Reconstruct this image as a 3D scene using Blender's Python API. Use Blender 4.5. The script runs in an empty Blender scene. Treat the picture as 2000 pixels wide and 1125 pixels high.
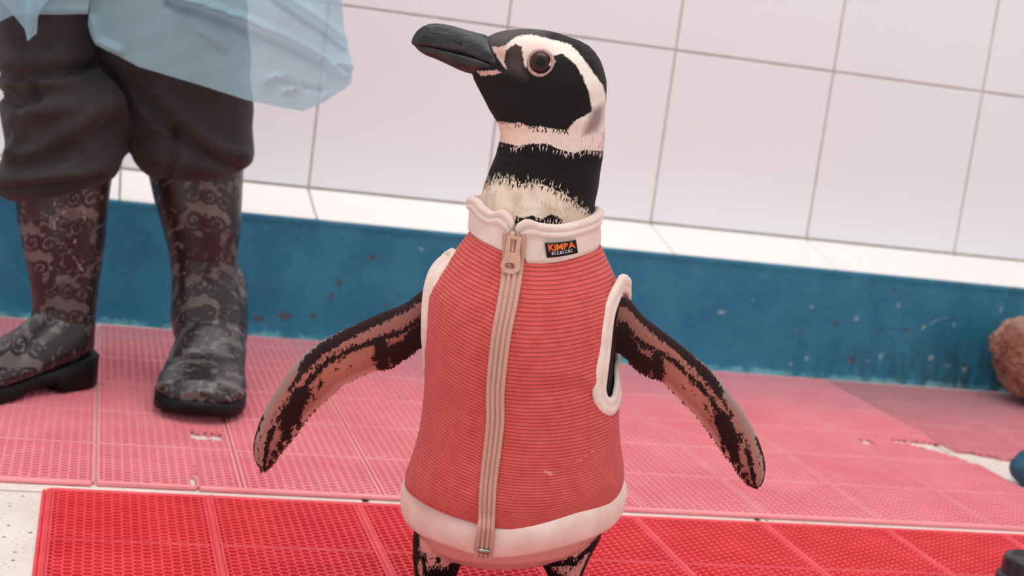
import bpy, bmesh, math, random
import numpy as np
from mathutils import Vector, Matrix, kdtree
from mathutils.bvhtree import BVHTree
random.seed(7); RNG = np.random.default_rng(7)
S = bpy.context.scene
COL = S.collection

# ------------------------------------------------------------------ camera, light, exposure
FPX = 3024.32                                   # focal length in pixels of a 2000 px wide frame
CAMR = Matrix(((0.95928, -0.08455, -0.26952), (-0.25047, 0.18655, -0.94998), (0.13060, 0.97880, 0.15777)))
CAMP = Vector((-0.47553, -2.53014, 0.50481))
cd = bpy.data.cameras.new('camera'); cam = bpy.data.objects.new('camera', cd); COL.objects.link(cam)
cam.matrix_world = Matrix.Translation(CAMP) @ CAMR.to_4x4()
cd.sensor_width = 36.0; cd.lens = 36.0 * FPX / 2000.0
cd.dof.use_dof = True; cd.dof.focus_distance = 1.25; cd.dof.aperture_fstop = 9.0
cd.clip_start = 0.02
S.camera = cam
W = bpy.data.worlds.new('daylight'); S.world = W; W.use_nodes = True
bgn = W.node_tree.nodes['Background']; bgn.inputs[0].default_value = (0.97, 0.98, 1.0, 1); bgn.inputs[1].default_value = 0.80
def area(name, loc, target, size, power, col=(1, 1, 1)):
    l = bpy.data.lights.new(name, 'AREA'); l.shape = 'RECTANGLE'; l.size, l.size_y = size; l.energy = power; l.color = col
    o = bpy.data.objects.new(name, l); COL.objects.link(o); o.location = loc
    o.rotation_euler = (Vector(target) - Vector(loc)).to_track_quat('-Z', 'Y').to_euler(); return o
area('skylight', (-0.3, -1.5, 3.2), (0.0, -0.9, 0.0), (3.2, 2.2), 62, (1.0, 0.985, 0.96))
S.view_settings.view_transform = 'Standard'; S.view_settings.look = 'None'
S.view_settings.gamma = 1.0; S.view_settings.exposure = 0.0; S.view_settings.use_curve_mapping = False

# ------------------------------------------------------------------ helpers
def lin(c):
    return tuple((v / 255 / 12.92 if v / 255 <= .04045 else ((v / 255 + .055) / 1.055) ** 2.4) for v in c)
def lin4(c): return lin(c) + (1.0,)

class NT:
    """tiny shader builder"""
    def __init__(s, name, rough=.6, spec=.5):
        s.m = bpy.data.materials.new(name); s.m.use_nodes = True; s.t = s.m.node_tree; s.n = s.t.nodes
        s.b = s.n['Principled BSDF']; s.b.inputs['Roughness'].default_value = rough
        s.b.inputs['Specular IOR Level'].default_value = spec
    def new(s, k, **kw):
        n = s.n.new(k)
        for a, v in kw.items(): setattr(n, a, v)
        return n
    def put(s, sock, v):
        if isinstance(v, bpy.types.NodeSocket): s.t.links.new(v, sock)
        elif isinstance(v, (tuple, list)) and len(v) == 3 and sock.type == 'RGBA': sock.default_value = lin4(v)
        else: sock.default_value = v
    def math(s, op, a, b=0.0, c=None, clamp=False):
        n = s.new('ShaderNodeMath', operation=op, use_clamp=clamp); s.put(n.inputs[0], a); s.put(n.inputs[1], b)
        if c is not None: s.put(n.inputs[2], c)
        return n.outputs[0]
    def mix(s, f, a, b):
        n = s.new('ShaderNodeMix', data_type='RGBA'); s.put(n.inputs[0], f); s.put(n.inputs[6], a); s.put(n.inputs[7], b); return n.outputs[2]
    def coord(s, scale=(1, 1, 1), world=False):
        if world: o = s.new('ShaderNodeNewGeometry').outputs['Position']
        else: o = s.new('ShaderNodeTexCoord').outputs['Object']
        if scale == (1, 1, 1): return o
        m = s.new('ShaderNodeMapping'); m.inputs['Scale'].default_value = scale; s.put(m.inputs[0], o); return m.outputs[0]
    def noise(s, scale, detail=3, rough=.55, dist=0, vec=None):
        n = s.new('ShaderNodeTexNoise'); n.inputs['Scale'].default_value = scale; n.inputs['Detail'].default_value = detail
        n.inputs['Roughness'].default_value = rough; n.inputs['Distortion'].default_value = dist
        s.put(n.inputs['Vector'], vec if vec is not None else s.coord()); return n.outputs[0]
    def voro(s, scale, vec=None, feature='F1'):
        n = s.new('ShaderNodeTexVoronoi', feature=feature); n.inputs['Scale'].default_value = scale
        s.put(n.inputs['Vector'], vec if vec is not None else s.coord()); return n
    def step(s, v, lo, hi, a=0.0, b=1.0):
        n = s.new('ShaderNodeMapRange', interpolation_type='SMOOTHSTEP'); s.put(n.inputs[0], v)
        for i, x in enumerate((lo, hi, a, b)): n.inputs[i + 1].default_value = x
        return n.outputs[0]
    def attr(s, name, col=False):
        n = s.new('ShaderNodeAttribute', attribute_name=name); return n.outputs[0 if col else 2]
    def sep(s, v):
        n = s.new('ShaderNodeSeparateXYZ'); s.put(n.inputs[0], v); return n.outputs
    def color(s, v): s.put(s.b.inputs['Base Color'], v)
    def bump(s, h, strength=.3, dist=.001):
        n = s.new('ShaderNodeBump'); n.inputs['Strength'].default_value = strength; n.inputs['Distance'].default_value = dist
        s.put(n.inputs['Height'], h); s.t.links.new(n.outputs[0], s.b.inputs['Normal']); return n
    def set(s, k, v): s.b.inputs[k].default_value = v

def simple(name, c, rough=.6, spec=.5, var=.06, scale=60, bump=0, metal=0):
    t = NT(name, rough, spec); n = t.noise(scale, 4)
    t.color(t.mix(t.step(n, .3, .7), tuple(max(0, v * (1 - var)) for v in c), tuple(min(255, v * (1 + var)) for v in c)))
    if bump: t.bump(n, bump, .002)
    t.set('Metallic', metal); return t.m

def mesh(name, verts, faces, smooth=True):
    me = bpy.data.meshes.new(name); me.from_pydata([tuple(v) for v in verts], [], [tuple(f) for f in faces]); me.update()
    if smooth: me.polygons.foreach_set('use_smooth', [True] * len(me.polygons))
    return me
def link(name, me, mat=None, parent=None):
    o = bpy.data.objects.new(name, me); COL.objects.link(o)
    if mat is not None and me is not None and not me.materials: me.materials.append(mat)
    if parent is not None: o.parent = parent
    return o
def thing(name, label, cat, loc=(0, 0, 0), rz=0, group=None):
    o = bpy.data.objects.new(name, None); COL.objects.link(o); o.location = loc; o.rotation_euler = (0, 0, rz)
    o.empty_display_size = .05; tag(o, label, cat, group); return o
def tag(o, label=None, cat=None, group=None, kind=None):
    for k, v in (('label', label), ('category', cat), ('group', group), ('kind', kind)):
        if v: o[k] = v
    return o
def fattr(me, name, arr):
    a = me.attributes.new(name, 'FLOAT', 'POINT'); a.data.foreach_set('value', np.asarray(arr, np.float32).ravel())
def cattr(me, name, arr):
    a = me.attributes.new(name, 'FLOAT_COLOR', 'POINT'); arr = np.asarray(arr, np.float32)
    a.data.foreach_set('color', np.concatenate([arr, np.ones((len(arr), 1), np.float32)], 1).ravel())
def verts_of(me):
    v = np.empty(len(me.vertices) * 3, np.float32); me.vertices.foreach_get('co', v); return v.reshape(-1, 3).astype(float)
def grid_faces(nu, nv, closed_u=False, closed_v=False, off=0):
    """vertex (i,j) -> i*nv+j"""
    F = []
    for i in range(nu if closed_u else nu - 1):
        for j in range(nv if closed_v else nv - 1):
            a, b = i, (i + 1) % nu; c, d = j, (j + 1) % nv
            F.append((off + a * nv + c, off + b * nv + c, off + b * nv + d, off + a * nv + d))
    return F
def box_mesh(name, x0, x1, y0, y1, z0, z1, bev=0):
    bm = bmesh.new(); v = [bm.verts.new((x, y, z)) for x in (x0, x1) for y in (y0, y1) for z in (z0, z1)]
    for f in ((0, 1, 3, 2), (4, 6, 7, 5), (0, 4, 5, 1), (2, 3, 7, 6), (0, 2, 6, 4), (1, 5, 7, 3)): bm.faces.new([v[i] for i in f])
    bmesh.ops.recalc_face_normals(bm, faces=bm.faces)
    if bev: bmesh.ops.bevel(bm, geom=list(bm.edges), offset=bev, segments=1, affect='EDGES')
    me = bpy.data.meshes.new(name); bm.to_mesh(me); bm.free(); return me
def cr(ts, xs, t):
    """Catmull-Rom interpolation of rows xs at knots ts"""
    xs = np.asarray(xs, float); ts = np.asarray(ts, float); out = []
    for q in np.atleast_1d(t):
        i = int(np.clip(np.searchsorted(ts, q) - 1, 0, len(ts) - 2)); h = ts[i + 1] - ts[i]; w = (q - ts[i]) / h
        m0 = (xs[i + 1] - xs[i - 1]) / (ts[i + 1] - ts[i - 1]) if i > 0 else (xs[1] - xs[0]) / (ts[1] - ts[0])
        m1 = (xs[i + 2] - xs[i]) / (ts[i + 2] - ts[i]) if i + 2 < len(ts) else (xs[-1] - xs[-2]) / (ts[-1] - ts[-2])
        out.append((2 * w**3 - 3 * w**2 + 1) * xs[i] + (w**3 - 2 * w**2 + w) * h * m0 + (-2 * w**3 + 3 * w**2) * xs[i + 1] + (w**3 - w**2) * h * m1)
    return np.array(out)
def resample(P, n, smooth=True):
    P = np.asarray(P, float); d = np.r_[0, np.cumsum(np.linalg.norm(np.diff(P, axis=0), axis=1))]; d /= d[-1]
    q = np.linspace(0, 1, n)
    return cr(d, P, q) if smooth else np.stack([np.interp(q, d, P[:, k]) for k in range(P.shape[1])], 1)
def seg_dist(P, a, b):
    a = np.asarray(a, float); b = np.asarray(b, float); ab = b - a; L = ab @ ab
    h = np.clip(((P - a) @ ab) / (L if L > 0 else 1), 0, 1); return np.linalg.norm(P - a - h[:, None] * ab, axis=1)
def line_dist(P, pts): return np.min([seg_dist(P, pts[i], pts[i + 1]) for i in range(len(pts) - 1)], axis=0)
def sd_poly(P, poly):
    """signed distance, positive inside"""
    poly = np.asarray(poly, float); d = line_dist(P, np.vstack([poly, poly[:1]])); ins = np.zeros(len(P), bool)
    for i in range(len(poly)):
        a, b = poly[i], poly[(i + 1) % len(poly)]
        c = (a[1] > P[:, 1]) != (b[1] > P[:, 1])
        with np.errstate(divide='ignore', invalid='ignore'):
            x = (b[0] - a[0]) * (P[:, 1] - a[1]) / (b[1] - a[1]) + a[0]
        ins ^= c & (P[:, 0] < x)
    return np.where(ins, d, -d)
def ray(px, py):
    return (CAMR @ Vector(((px - 1000) / FPX, -(py - 562.5) / FPX, -1))).normalized()
class Frame:
    """an upright local frame standing at O on the floor, its -Y turned to the photographer's side; turns traced
    outline points into metres on an upright plane through the thing (d metres in front of its centre)"""
    def __init__(s, ox, oy):
        s.O = Vector((ox, oy, 0)); t = CAMP - s.O; t.z = 0; t.normalize()
        s.rz = math.atan2(t.x, -t.y); s.M = Matrix.Translation(s.O) @ Matrix.Rotation(s.rz, 4, 'Z'); s.I = s.M.inverted()
        s.c = s.I @ CAMP
    def dir(s, px, py): return (s.I.to_3x3() @ ray(px, py)).normalized()
    def pp(s, px, py, d=0.0):
        r = s.dir(px, py); k = (-d - s.c.y) / r.y; return np.array(s.c + r * k)
    def p2(s, pts, d=0.0): return np.array([s.pp(x, y, d)[[0, 2]] for x, y in pts])
def on_plane(px, py, axis, val):
    r = ray(px, py); k = (val - CAMP[axis]) / r[axis]; return np.array(CAMP + r * k)
def loft(rings, cap0=None, cap1=None):
    """rings (n,m,3) -> closed verts, faces; caps are points or None (ngon)"""
    R = np.asarray(rings); n, m = R.shape[:2]; V = list(R.reshape(-1, 3)); F = grid_faces(n, m, False, True)
    for cap, base, rev in ((cap0, 0, False), (cap1, (n - 1) * m, True)):
        c = R[0 if base == 0 else -1].mean(0) if cap is None else cap
        V.append(np.asarray(c)); k = len(V) - 1
        for j in range(m):
            a, b = base + j, base + (j + 1) % m
            F.append((k, a, b) if not rev else (k, b, a))
    return V, F
def capsule(p, q, r0, r1, n=14, flat=1.0):
    p = np.asarray(p, float); q = np.asarray(q, float); ax = q - p; L = np.linalg.norm(ax); ax /= L
    u = np.cross(ax, (0, 0, 1.0) if abs(ax[2]) < .9 else (1.0, 0, 0)); u /= np.linalg.norm(u); w = np.cross(u, ax)
    R = []
    for t in np.linspace(-np.pi / 2, 0, 6)[1:]: R.append((p + ax * r0 * math.sin(t), r0 * math.cos(t)))
    for t in np.linspace(0, np.pi / 2, 6)[:-1]: R.append((q + ax * r1 * math.sin(t), r1 * math.cos(t)))
    rings = [[c + rr * (math.cos(a) * u + flat * math.sin(a) * w) for a in np.linspace(0, 2 * np.pi, n, endpoint=False)] for c, rr in R]
    return loft(rings, p - ax * r0, q + ax * r1)
def fuse(pieces, voxel, iters=4):
    """join closed pieces and rebuild them as one continuous surface"""
    V, F = [], []
    for v, f in pieces:
        o = len(V); V += list(v); F += [tuple(i + o for i in q) for q in f]
    me = mesh('fuse', V, F); bm = bmesh.new(); bm.from_mesh(me); bmesh.ops.recalc_face_normals(bm, faces=bm.faces); bm.to_mesh(me); bm.free()
    o = bpy.data.objects.new('fuse', me); COL.objects.link(o)
    m = o.modifiers.new('r', 'REMESH'); m.mode = 'VOXEL'; m.voxel_size = voxel; m.use_smooth_shade = True
    dg = bpy.context.evaluated_depsgraph_get(); dg.update()
    r = bpy.data.meshes.new_from_object(o.evaluated_get(dg)); bpy.data.objects.remove(o); bpy.data.meshes.remove(me)
    v = verts_of(r); e = np.empty(len(r.edges) * 2, np.int32); r.edges.foreach_get('vertices', e); e = e.reshape(-1, 2)
    cnt = np.bincount(e.ravel(), minlength=len(v))[:, None]
    for k in range(iters * 2):
        a = np.zeros_like(v)
        for c in range(3): a[:, c] = np.bincount(e[:, 0], v[e[:, 1], c], len(v)) + np.bincount(e[:, 1], v[e[:, 0], c], len(v))
        v = v + (.5 if k % 2 == 0 else -.52) * (a / np.maximum(cnt, 1) - v)
    r.vertices.foreach_set('co', v.astype(np.float32).ravel()); r.update()
    r.polygons.foreach_set('use_smooth', [True] * len(r.polygons)); return r
def bvh_of(me): return BVHTree.FromPolygons([v.co.copy() for v in me.vertices], [tuple(p.vertices) for p in me.polygons])
def normals_of(me):
    n = np.empty(len(me.vertices) * 3, np.float32); me.vertices.foreach_get('normal', n); return n.reshape(-1, 3).astype(float)
def vnoise(P, f, seed=0):
    """cheap smooth pseudo noise in [-1,1]"""
    r = np.random.default_rng(seed); s = np.zeros(len(P))
    for k in range(7):
        d = r.normal(size=3); d *= f * r.uniform(.6, 1.5) / np.linalg.norm(d); s += np.sin(P @ d + r.uniform(0, 6.28))
    return s / 3.2

# ------------------------------------------------------------------ setting: tiled wall, ledge, blue plinth, floor
TW, X0, ZB, LD, ZL = 0.3003, 0.1756, 0.2212, 0.1337, 0.1913
t = NT('white_glazed_tile', .28, .4); n = t.noise(3, 2, vec=t.coord(world=True))
sp = t.voro(38, t.coord(world=True)); speck = t.math('MULTIPLY', t.step(sp.outputs['Distance'], .025, .05, 1, 0), t.step(t.noise(9, 2, vec=t.coord(world=True)), .6, .66))
t.color(t.mix(t.math('MULTIPLY', speck, .6), t.mix(n, (230, 228, 231), (238, 236, 239)), (120, 105, 95))); t.bump(t.noise(7, 2, vec=t.coord(world=True)), .04, .01); M_TILE = t.m
t = NT('cream_ledge_tile', .3, .4); n = t.noise(5, 3, vec=t.coord(world=True)); t.color(t.mix(n, (246, 240, 235), (250, 246, 243))); M_LEDGE = t.m
t = NT('sandy_grout', .9, .2); n = t.noise(30, 4, vec=t.coord(world=True)); t.color(t.mix(t.step(n, .3, .7), (196, 180, 164), (216, 204, 190))); t.bump(n, .4, .002); M_GROUT = t.m
wall = tag(link('wall_back', box_mesh('wall_back', X0 - 8 * TW, X0 + 10 * TW, .004, .12, 0, ZB + 5 * TW), M_GROUT), kind='structure')
g = .0017
tm = box_mesh('tile', g, TW - g, -.0005, .008, g, TW - g, .0012); tm.materials.append(M_TILE)
for j in range(5):
    for k in range(-8, 10):
        o = link('tile', tm, None, wall); o.location = (X0 + k * TW, RNG.uniform(-.0004, .0004), ZB + j * TW); o.rotation_euler = (RNG.normal() * .0012, 0, RNG.normal() * .0012)
led = tag(link('trim_1', box_mesh('trim_1', X0 - 8 * TW, X0 + 10 * TW, -LD + .004, .01, .05, ZL - .004), M_GROUT), kind='structure')
sl = math.hypot(LD, ZB - ZL); lm = box_mesh('ledge_tile', g * .7, TW - g * .7, -sl, 0, -.02, 0, .002); lm.materials.append(M_LEDGE)
for k in range(-8, 10):
    o = link('ledge_tile', lm, None, led); o.location = (X0 + k * TW, -.0005, ZB - .001); o.rotation_euler = (math.atan2(ZB - ZL, LD), 0, 0)

# blue painted plinth: dense front face carrying its stains, chips and cracks as attributes
xa, xb = X0 - 8 * TW, X0 + 10 * TW
gx = np.r_[np.arange(xa, -.75, .03), np.arange(-.75, 1.35, .004), np.arange(1.35, xb, .03)]; gz = np.linspace(-.01, ZL - .0035, 49)
V = [(x, -LD, z) for x in gx for z in gz]; nF = len(V); F = grid_faces(len(gx), len(gz))
P = np.array(V); P[:, 1] += vnoise(P * (1, 0, 1), 18, 3) * .0018 + vnoise(P * (1, 0, 1), 60, 4) * .0006
P[:, 1] -= np.where(P[:, 2] > ZL - .012, .0015, 0)
Q = P[:, [0, 2]]; V = [tuple(p) for p in P]; nz = len(gz)
bk = [(x, -LD + .03, gz[-1]) for x in gx]; V += bk
F += [(i * nz + nz - 1, (i + 1) * nz + nz - 1, nF + i + 1, nF + i) for i in range(len(gx) - 1)]
pm = mesh('baseboard_back', V, F); Vn = len(V)
def spots(L):
    s = np.full(len(Q), -1.0)
    for px, py, rx, rz in L:
        c = on_plane(px, py, 1, -LD)[[0, 2]]; s = np.maximum(s, (1 - np.linalg.norm((Q - c) / (rx / 1280, rz / 1280), axis=1)) * min(rx, rz) / 1280)
    return s
def cracks(L, w):
    s = np.full(len(Q), -1.0)
    for l in L: s = np.maximum(s, w - line_dist(Q, [on_plane(x, y, 1, -LD)[[0, 2]] for x, y in l]))
    return s
pad = lambda a: np.r_[a, np.full(Vn - nF, -1.0)]
fattr(pm, 'rust', pad(spots([(505, 623, 13, 8), (557, 618, 16, 9), (613, 617, 7, 8), (528, 632, 5, 4), (578, 465, 6, 8), (729, 503, 8, 9), (662, 553, 8, 9), (647, 578, 6, 7), (779, 578, 6, 5), (753, 596, 6, 5), (1631, 631, 7, 8), (1706, 556, 6, 5), (1562, 652, 8, 6), (1664, 703, 11, 8), (1795, 695, 8, 7), (1772, 646, 14, 5), (1746, 566, 7, 5), (1980, 560, 7, 9), (1716, 645, 10, 5), (1885, 715, 9, 8), (1769, 664, 8, 6)])))
fattr(pm, 'chip', pad(np.maximum(spots([(1575, 700, 6, 5), (1543, 710, 6, 5), (1754, 596, 6, 6), (1805, 640, 7, 7), (1673, 622, 5, 7), (1720, 695, 6, 9), (1957, 602, 5, 11), (1864, 634, 6, 6), (1692, 704, 6, 6), (823, 487, 7, 5), (1818, 700, 9, 8), (1583, 598, 5, 5), (1884, 722, 7, 8), (1470, 585, 9, 4), (1852, 713, 12, 4), (1408, 610, 16, 4)]), cracks([[(1805, 640), (1825, 628), (1850, 621)]], .002))))
fattr(pm, 'crack', pad(cracks([[(1570, 612), (1600, 604), (1642, 596)], [(1715, 640), (1770, 645), (1800, 640), (1830, 627), (1870, 622), (1925, 616)], [(1615, 575), (1625, 545), (1628, 524)], [(1985, 553), (1988, 590), (1986, 620)], [(1862, 622), (1858, 650), (1850, 672)], [(1330, 632), (1365, 640)]], .0016)))
t = NT('blue_painted_concrete', .5, .35); wc = t.coord(world=True); n1 = t.noise(14, 5, .6, .5, wc); n2 = t.noise(130, 4, .65, 0, wc); nv = t.noise(40, 5, .7, .4, t.coord((1, 1, .25), True))
c = t.mix(t.step(n1, .3, .7), (34, 110, 141), (50, 126, 154)); c = t.mix(t.math('MULTIPLY', t.step(n2, .45, .75), .25), c, (92, 146, 168))
xyz = t.sep(wc); xr = t.step(xyz[0], .55, 1.15); lowz = t.step(xyz[2], .0, .11, 1, 0)
gr = t.math('MULTIPLY', t.math('MULTIPLY', xr, t.math('ADD', lowz, .25)), t.step(nv, .35, .62)); c = t.mix(t.math('MULTIPLY', gr, .8, clamp=True), c, (40, 62, 68))
wig = t.math('MULTIPLY', t.math('SUBTRACT', n2, .5), .012)
for a, colr, f in (('crack', (28, 62, 80), .75), ('rust', (84, 74, 70), .75), ('chip', (168, 184, 188), .6)):
    m = t.step(t.math('ADD', t.attr(a), wig), -.0004, .0022); c = t.mix(t.math('MULTIPLY', m, f), c, colr)
edge = t.math('MULTIPLY', t.step(t.math('ADD', xyz[2], t.math('MULTIPLY', t.math('SUBTRACT', t.noise(90, 4, .6, 0, wc), .5), .022)), .001, .006, 1, 0), t.step(t.noise(32, 4, .6, 0, wc), .40, .6))
c = t.mix(t.math('MULTIPLY', edge, .5), c, (140, 196, 202)); t.color(c); t.bump(t.math('ADD', n1, t.math('MULTIPLY', n2, .3)), .25, .004)
pl = tag(link('baseboard_back', pm, t.m), kind='structure')

# floor: pale terrazzo tiles with tan joints, just under the mats
FZ = -.0046
t = NT('speckled_terrazzo', .45, .4); wc = t.coord((1, 1, 1), True); n = t.noise(8, 4, .6, .3, wc)
c = t.mix(t.step(n, .3, .7), (228, 212, 202), (240, 228, 220))
v1 = t.voro(85, t.coord((1, .8, 1), True)); ran = t.sep(v1.outputs['Color']); sel = t.step(ran[0], .62, .64)
m = t.math('MULTIPLY', t.step(t.math('ADD', v1.outputs['Distance'], t.math('MULTIPLY', t.noise(300, 2, .5, 0, wc), .25)), .2, .36, 1, 0), sel); c = t.mix(t.math('MULTIPLY', m, .85), c, (112, 98, 96))
v2 = t.voro(260, wc); sel = t.step(t.sep(v2.outputs['Color'])[1], .78, .8); m = t.math('MULTIPLY', t.step(v2.outputs['Distance'], .2, .35, 1, 0), sel); c = t.mix(t.math('MULTIPLY', m, .6), c, (138, 122, 118))
t.color(c); M_TERR = t.m
floor = tag(link('floor', box_mesh('floor', xa, xb, -2.9, .1, -.12, FZ - .0025), simple('tan_joint', (196, 170, 138), .9, .2, .15, 40)), kind='structure')
FT = .462; ftm = box_mesh('floor_tile', .0035, FT - .0035, .0035, FT - .0035, -.02, FZ, .001); ftm.materials.append(M_TERR)
for i in range(-5, 7):
    for j in range(-4, 2):
        o = link('floor_tile', ftm, None, floor); o.location = (-.157 + i * FT, -.9655 + j * FT, 0)

# ------------------------------------------------------------------ honeycomb mats
def honeycomb(name, w, h, cols, rib, depth, frame, rows, mat, holes=None):
    """panel 0..w x 0..h, top at z=0, open hexagonal cells in staggered columns"""
    V, F = [], []; x0, x1, y0, y1 = frame, w - frame, frame, h - frame
    cp = (x1 - x0) / cols; rp = (y1 - y0) / rows
    def clip(poly, a, c, keep):
        out = []
        for i in range(len(poly)):
            p, q = poly[i], poly[(i + 1) % len(poly)]; ip, iq = keep * (p[a] - c) >= -1e-9, keep * (q[a] - c) >= -1e-9
            if ip: out.append(p)
            if ip != iq:
                s = (c - p[a]) / (q[a] - p[a]); out.append((p[0] + s * (q[0] - p[0]), p[1] + s * (q[1] - p[1])))
        return out
    for i in range(-1, cols + 2):
        cx = x0 + i * cp
        for j in range(-1, rows + 2):
            cy = y0 + (j + (.5 if i % 2 else 0)) * rp
            a = cp * 2 / 3; pts = [(cx + a, cy), (cx + a / 2, cy + rp / 2), (cx - a / 2, cy + rp / 2), (cx - a, cy), (cx - a / 2, cy - rp / 2), (cx + a / 2, cy - rp / 2)]
            for ax, c, k in ((0, x0, 1), (0, x1, -1), (1, y0, 1), (1, y1, -1)):
                pts = clip(pts, ax, c, k) if len(pts) > 2 else []
            if len(pts) < 3: continue
            P = np.array(pts); ar = .5 * abs(sum(P[k][0] * P[(k + 1) % len(P)][1] - P[(k + 1) % len(P)][0] * P[k][1] for k in range(len(P))))
            if ar < cp * rp * .12: o = len(V); V += [(p[0], p[1], 0) for p in P]; F.append(tuple(range(o, o + len(P)))); continue
            c = P.mean(0); ext = np.abs(P - c).max(0); f = 1 - (rib / 2) / np.maximum(ext, 1e-4); I = c + (P - c) * np.clip(f, .2, 1)
            n = len(P); o = len(V); V += [(p[0], p[1], 0) for p in P] + [(p[0], p[1], -.0002) for p in I] + [(c[0] + (p[0] - c[0]) * .93, c[1] + (p[1] - c[1]) * .93, -depth) for p in I]
            for k in range(n):
                l = (k + 1) % n; F.append((o + k, o + l, o + n + l, o + n + k)); F.append((o + n + k, o + n + l, o + 2 * n + l, o + 2 * n + k))
            F.append(tuple(range(o + 2 * n, o + 3 * n)))
    o = len(V); B = [(0, 0), (w, 0), (w, h), (0, h)]; I = [(x0, y0), (x1, y0), (x1, y1), (x0, y1)]
    V += [(x, y, 0) for x, y in B] + [(x, y, 0) for x, y in I] + [(x, y, -depth) for x, y in B]
    for k in range(4):
        l = (k + 1) % 4; F.append((o + k, o + l, o + 4 + l, o + 4 + k)); F.append((o + l, o + k, o + 8 + k, o + 8 + l))
    bm = bmesh.new(); vs = [bm.verts.new(v) for v in V]
    for f in F:
        try: bm.faces.new([vs[i] for i in f])
        except ValueError: pass
    bmesh.ops.remove_doubles(bm, verts=bm.verts, dist=2e-5); bmesh.ops.recalc_face_normals(bm, faces=bm.faces)
    me = bpy.data.meshes.new(name); bm.to_mesh(me); bm.free(); me.materials.append(mat)
    up = sum(p.normal.z * p.area for p in me.polygons)
    if up < 0: me.flip_normals()
    return me
t = NT('red_rubber', .42, .35); wc = t.coord(world=True); n = t.noise(20, 4, .6, .3, wc); n2 = t.noise(400, 2, .5, 0, wc)
c = t.mix(t.step(n, .3, .75), (228, 66, 75), (240, 82, 90)); sp = t.step(t.noise(60, 3, .7, 0, wc), .72, .78); c = t.mix(t.math('MULTIPLY', sp, .3), c, (236, 150, 146)); t.color(c); t.bump(n2, .1, .0005); M_RED = t.m
def pink_mat_material(name, a, b, wall_tone, amt):
    t = NT(name, .5, .35); wc = t.coord(world=True); n = t.noise(9, 5, .65, .6, wc); xyz = t.sep(wc)
    c = t.mix(t.step(n, .3, .7), a, b)
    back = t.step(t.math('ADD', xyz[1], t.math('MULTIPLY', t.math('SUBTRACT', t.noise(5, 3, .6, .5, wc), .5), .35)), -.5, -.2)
    c = t.mix(t.math('MULTIPLY', back, amt, clamp=True), c, wall_tone)  # blends to a greyer pink towards the wall
    st = t.step(t.noise(26, 5, .75, .8, t.coord((.6, 1.6, 1), True)), .63, .72); c = t.mix(t.math('MULTIPLY', st, .3), c, (150, 96, 98))
    dn = t.step(xyz[2], -.009, -.001, 1, 0); c = t.mix(t.math('MULTIPLY', dn, t.math('MULTIPLY', t.step(t.noise(45, 3, .6, 0, wc), .3, .6), .85)), c, (104, 52, 60))  # cell recesses painted darker: mud plus the holes' shade put into the colour
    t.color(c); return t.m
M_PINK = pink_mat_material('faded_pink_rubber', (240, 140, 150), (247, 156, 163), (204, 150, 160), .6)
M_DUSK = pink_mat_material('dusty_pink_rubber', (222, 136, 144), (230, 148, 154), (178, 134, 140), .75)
rw, rh = .157, .1445
red = thing('floor_mat', 'bright red honeycomb rubber mat in the foreground under the penguin', 'mat', (-.485, -.971, 0))
rm = honeycomb('red_panel', rw - .0062, rh - .0012, 17, .0019, .0043, .0016, 15, M_RED)
bar = box_mesh('red_ridge', -.0027, .0027, -rh * 4.4, 0, -.0043, .0012, .0012); bar.materials.append(M_RED)
for i in range(11):
    for j in range(4):
        o = link('panel', rm, None, red); o.location = (i * rw + .0031, -(j + 1) * rh + .0006, 0)
    o = link('ridge', bar, None, red); o.location = (i * rw, 0, 0)
lip = box_mesh('red_lip', 0, 11 * rw, 0, .005, -.0043, .0006, .0015); lip.materials.append(M_RED); link('border', lip, None, red)
lip = box_mesh('red_side_lip', -.0068, -.0028, -rh * 4.4, .005, -.0043, -.0012, .0015); lip.materials.append(M_RED); link('border', lip, None, red)

pw, ph = .1519, .1415
PX0 = -.44 - 2 * pw; PY0 = -.9365
pink = thing('floor_mat', 'faded pink honeycomb rubber mat running from the wall to the red mat', 'mat', (PX0, PY0, 0))
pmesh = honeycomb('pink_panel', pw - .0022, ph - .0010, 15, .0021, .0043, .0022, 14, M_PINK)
for i in range(-4, 10):
    for j in range(5):
        if (i, j) in ((9, 2), (2, 1), (2, 0)):
            continue
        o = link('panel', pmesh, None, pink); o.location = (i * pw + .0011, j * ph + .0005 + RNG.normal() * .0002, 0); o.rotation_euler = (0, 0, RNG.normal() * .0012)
last = honeycomb('pink_back_strip', pw - .0022, .07, 15, .0021, .0043, .0022, 7, M_PINK)
for i in range(-4, 10):
    o = link('panel', last, None, pink); o.location = (i * pw + .0011, 5 * ph + .0005, 0)
lp = box_mesh('pink_lip', -4 * pw, 2.0 * pw - .004, -.007, .0006, -.0043, .0004, .0012); lp.materials.append(M_PINK); link('border', lp, None, pink)
lp = box_mesh('pink_lip_mid', 2.0 * pw + .001, 2.68 * pw, -.0045, .0006, -.0043, .0012, .0012); lp.materials.append(M_PINK); link('border', lp, None, pink)
lp = box_mesh('pink_lip_right', 2.7 * pw, 10 * pw, -.006, .0006, -.0043, .0006, .0012); lp.materials.append(M_PINK); link('border', lp, None, pink)
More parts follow.
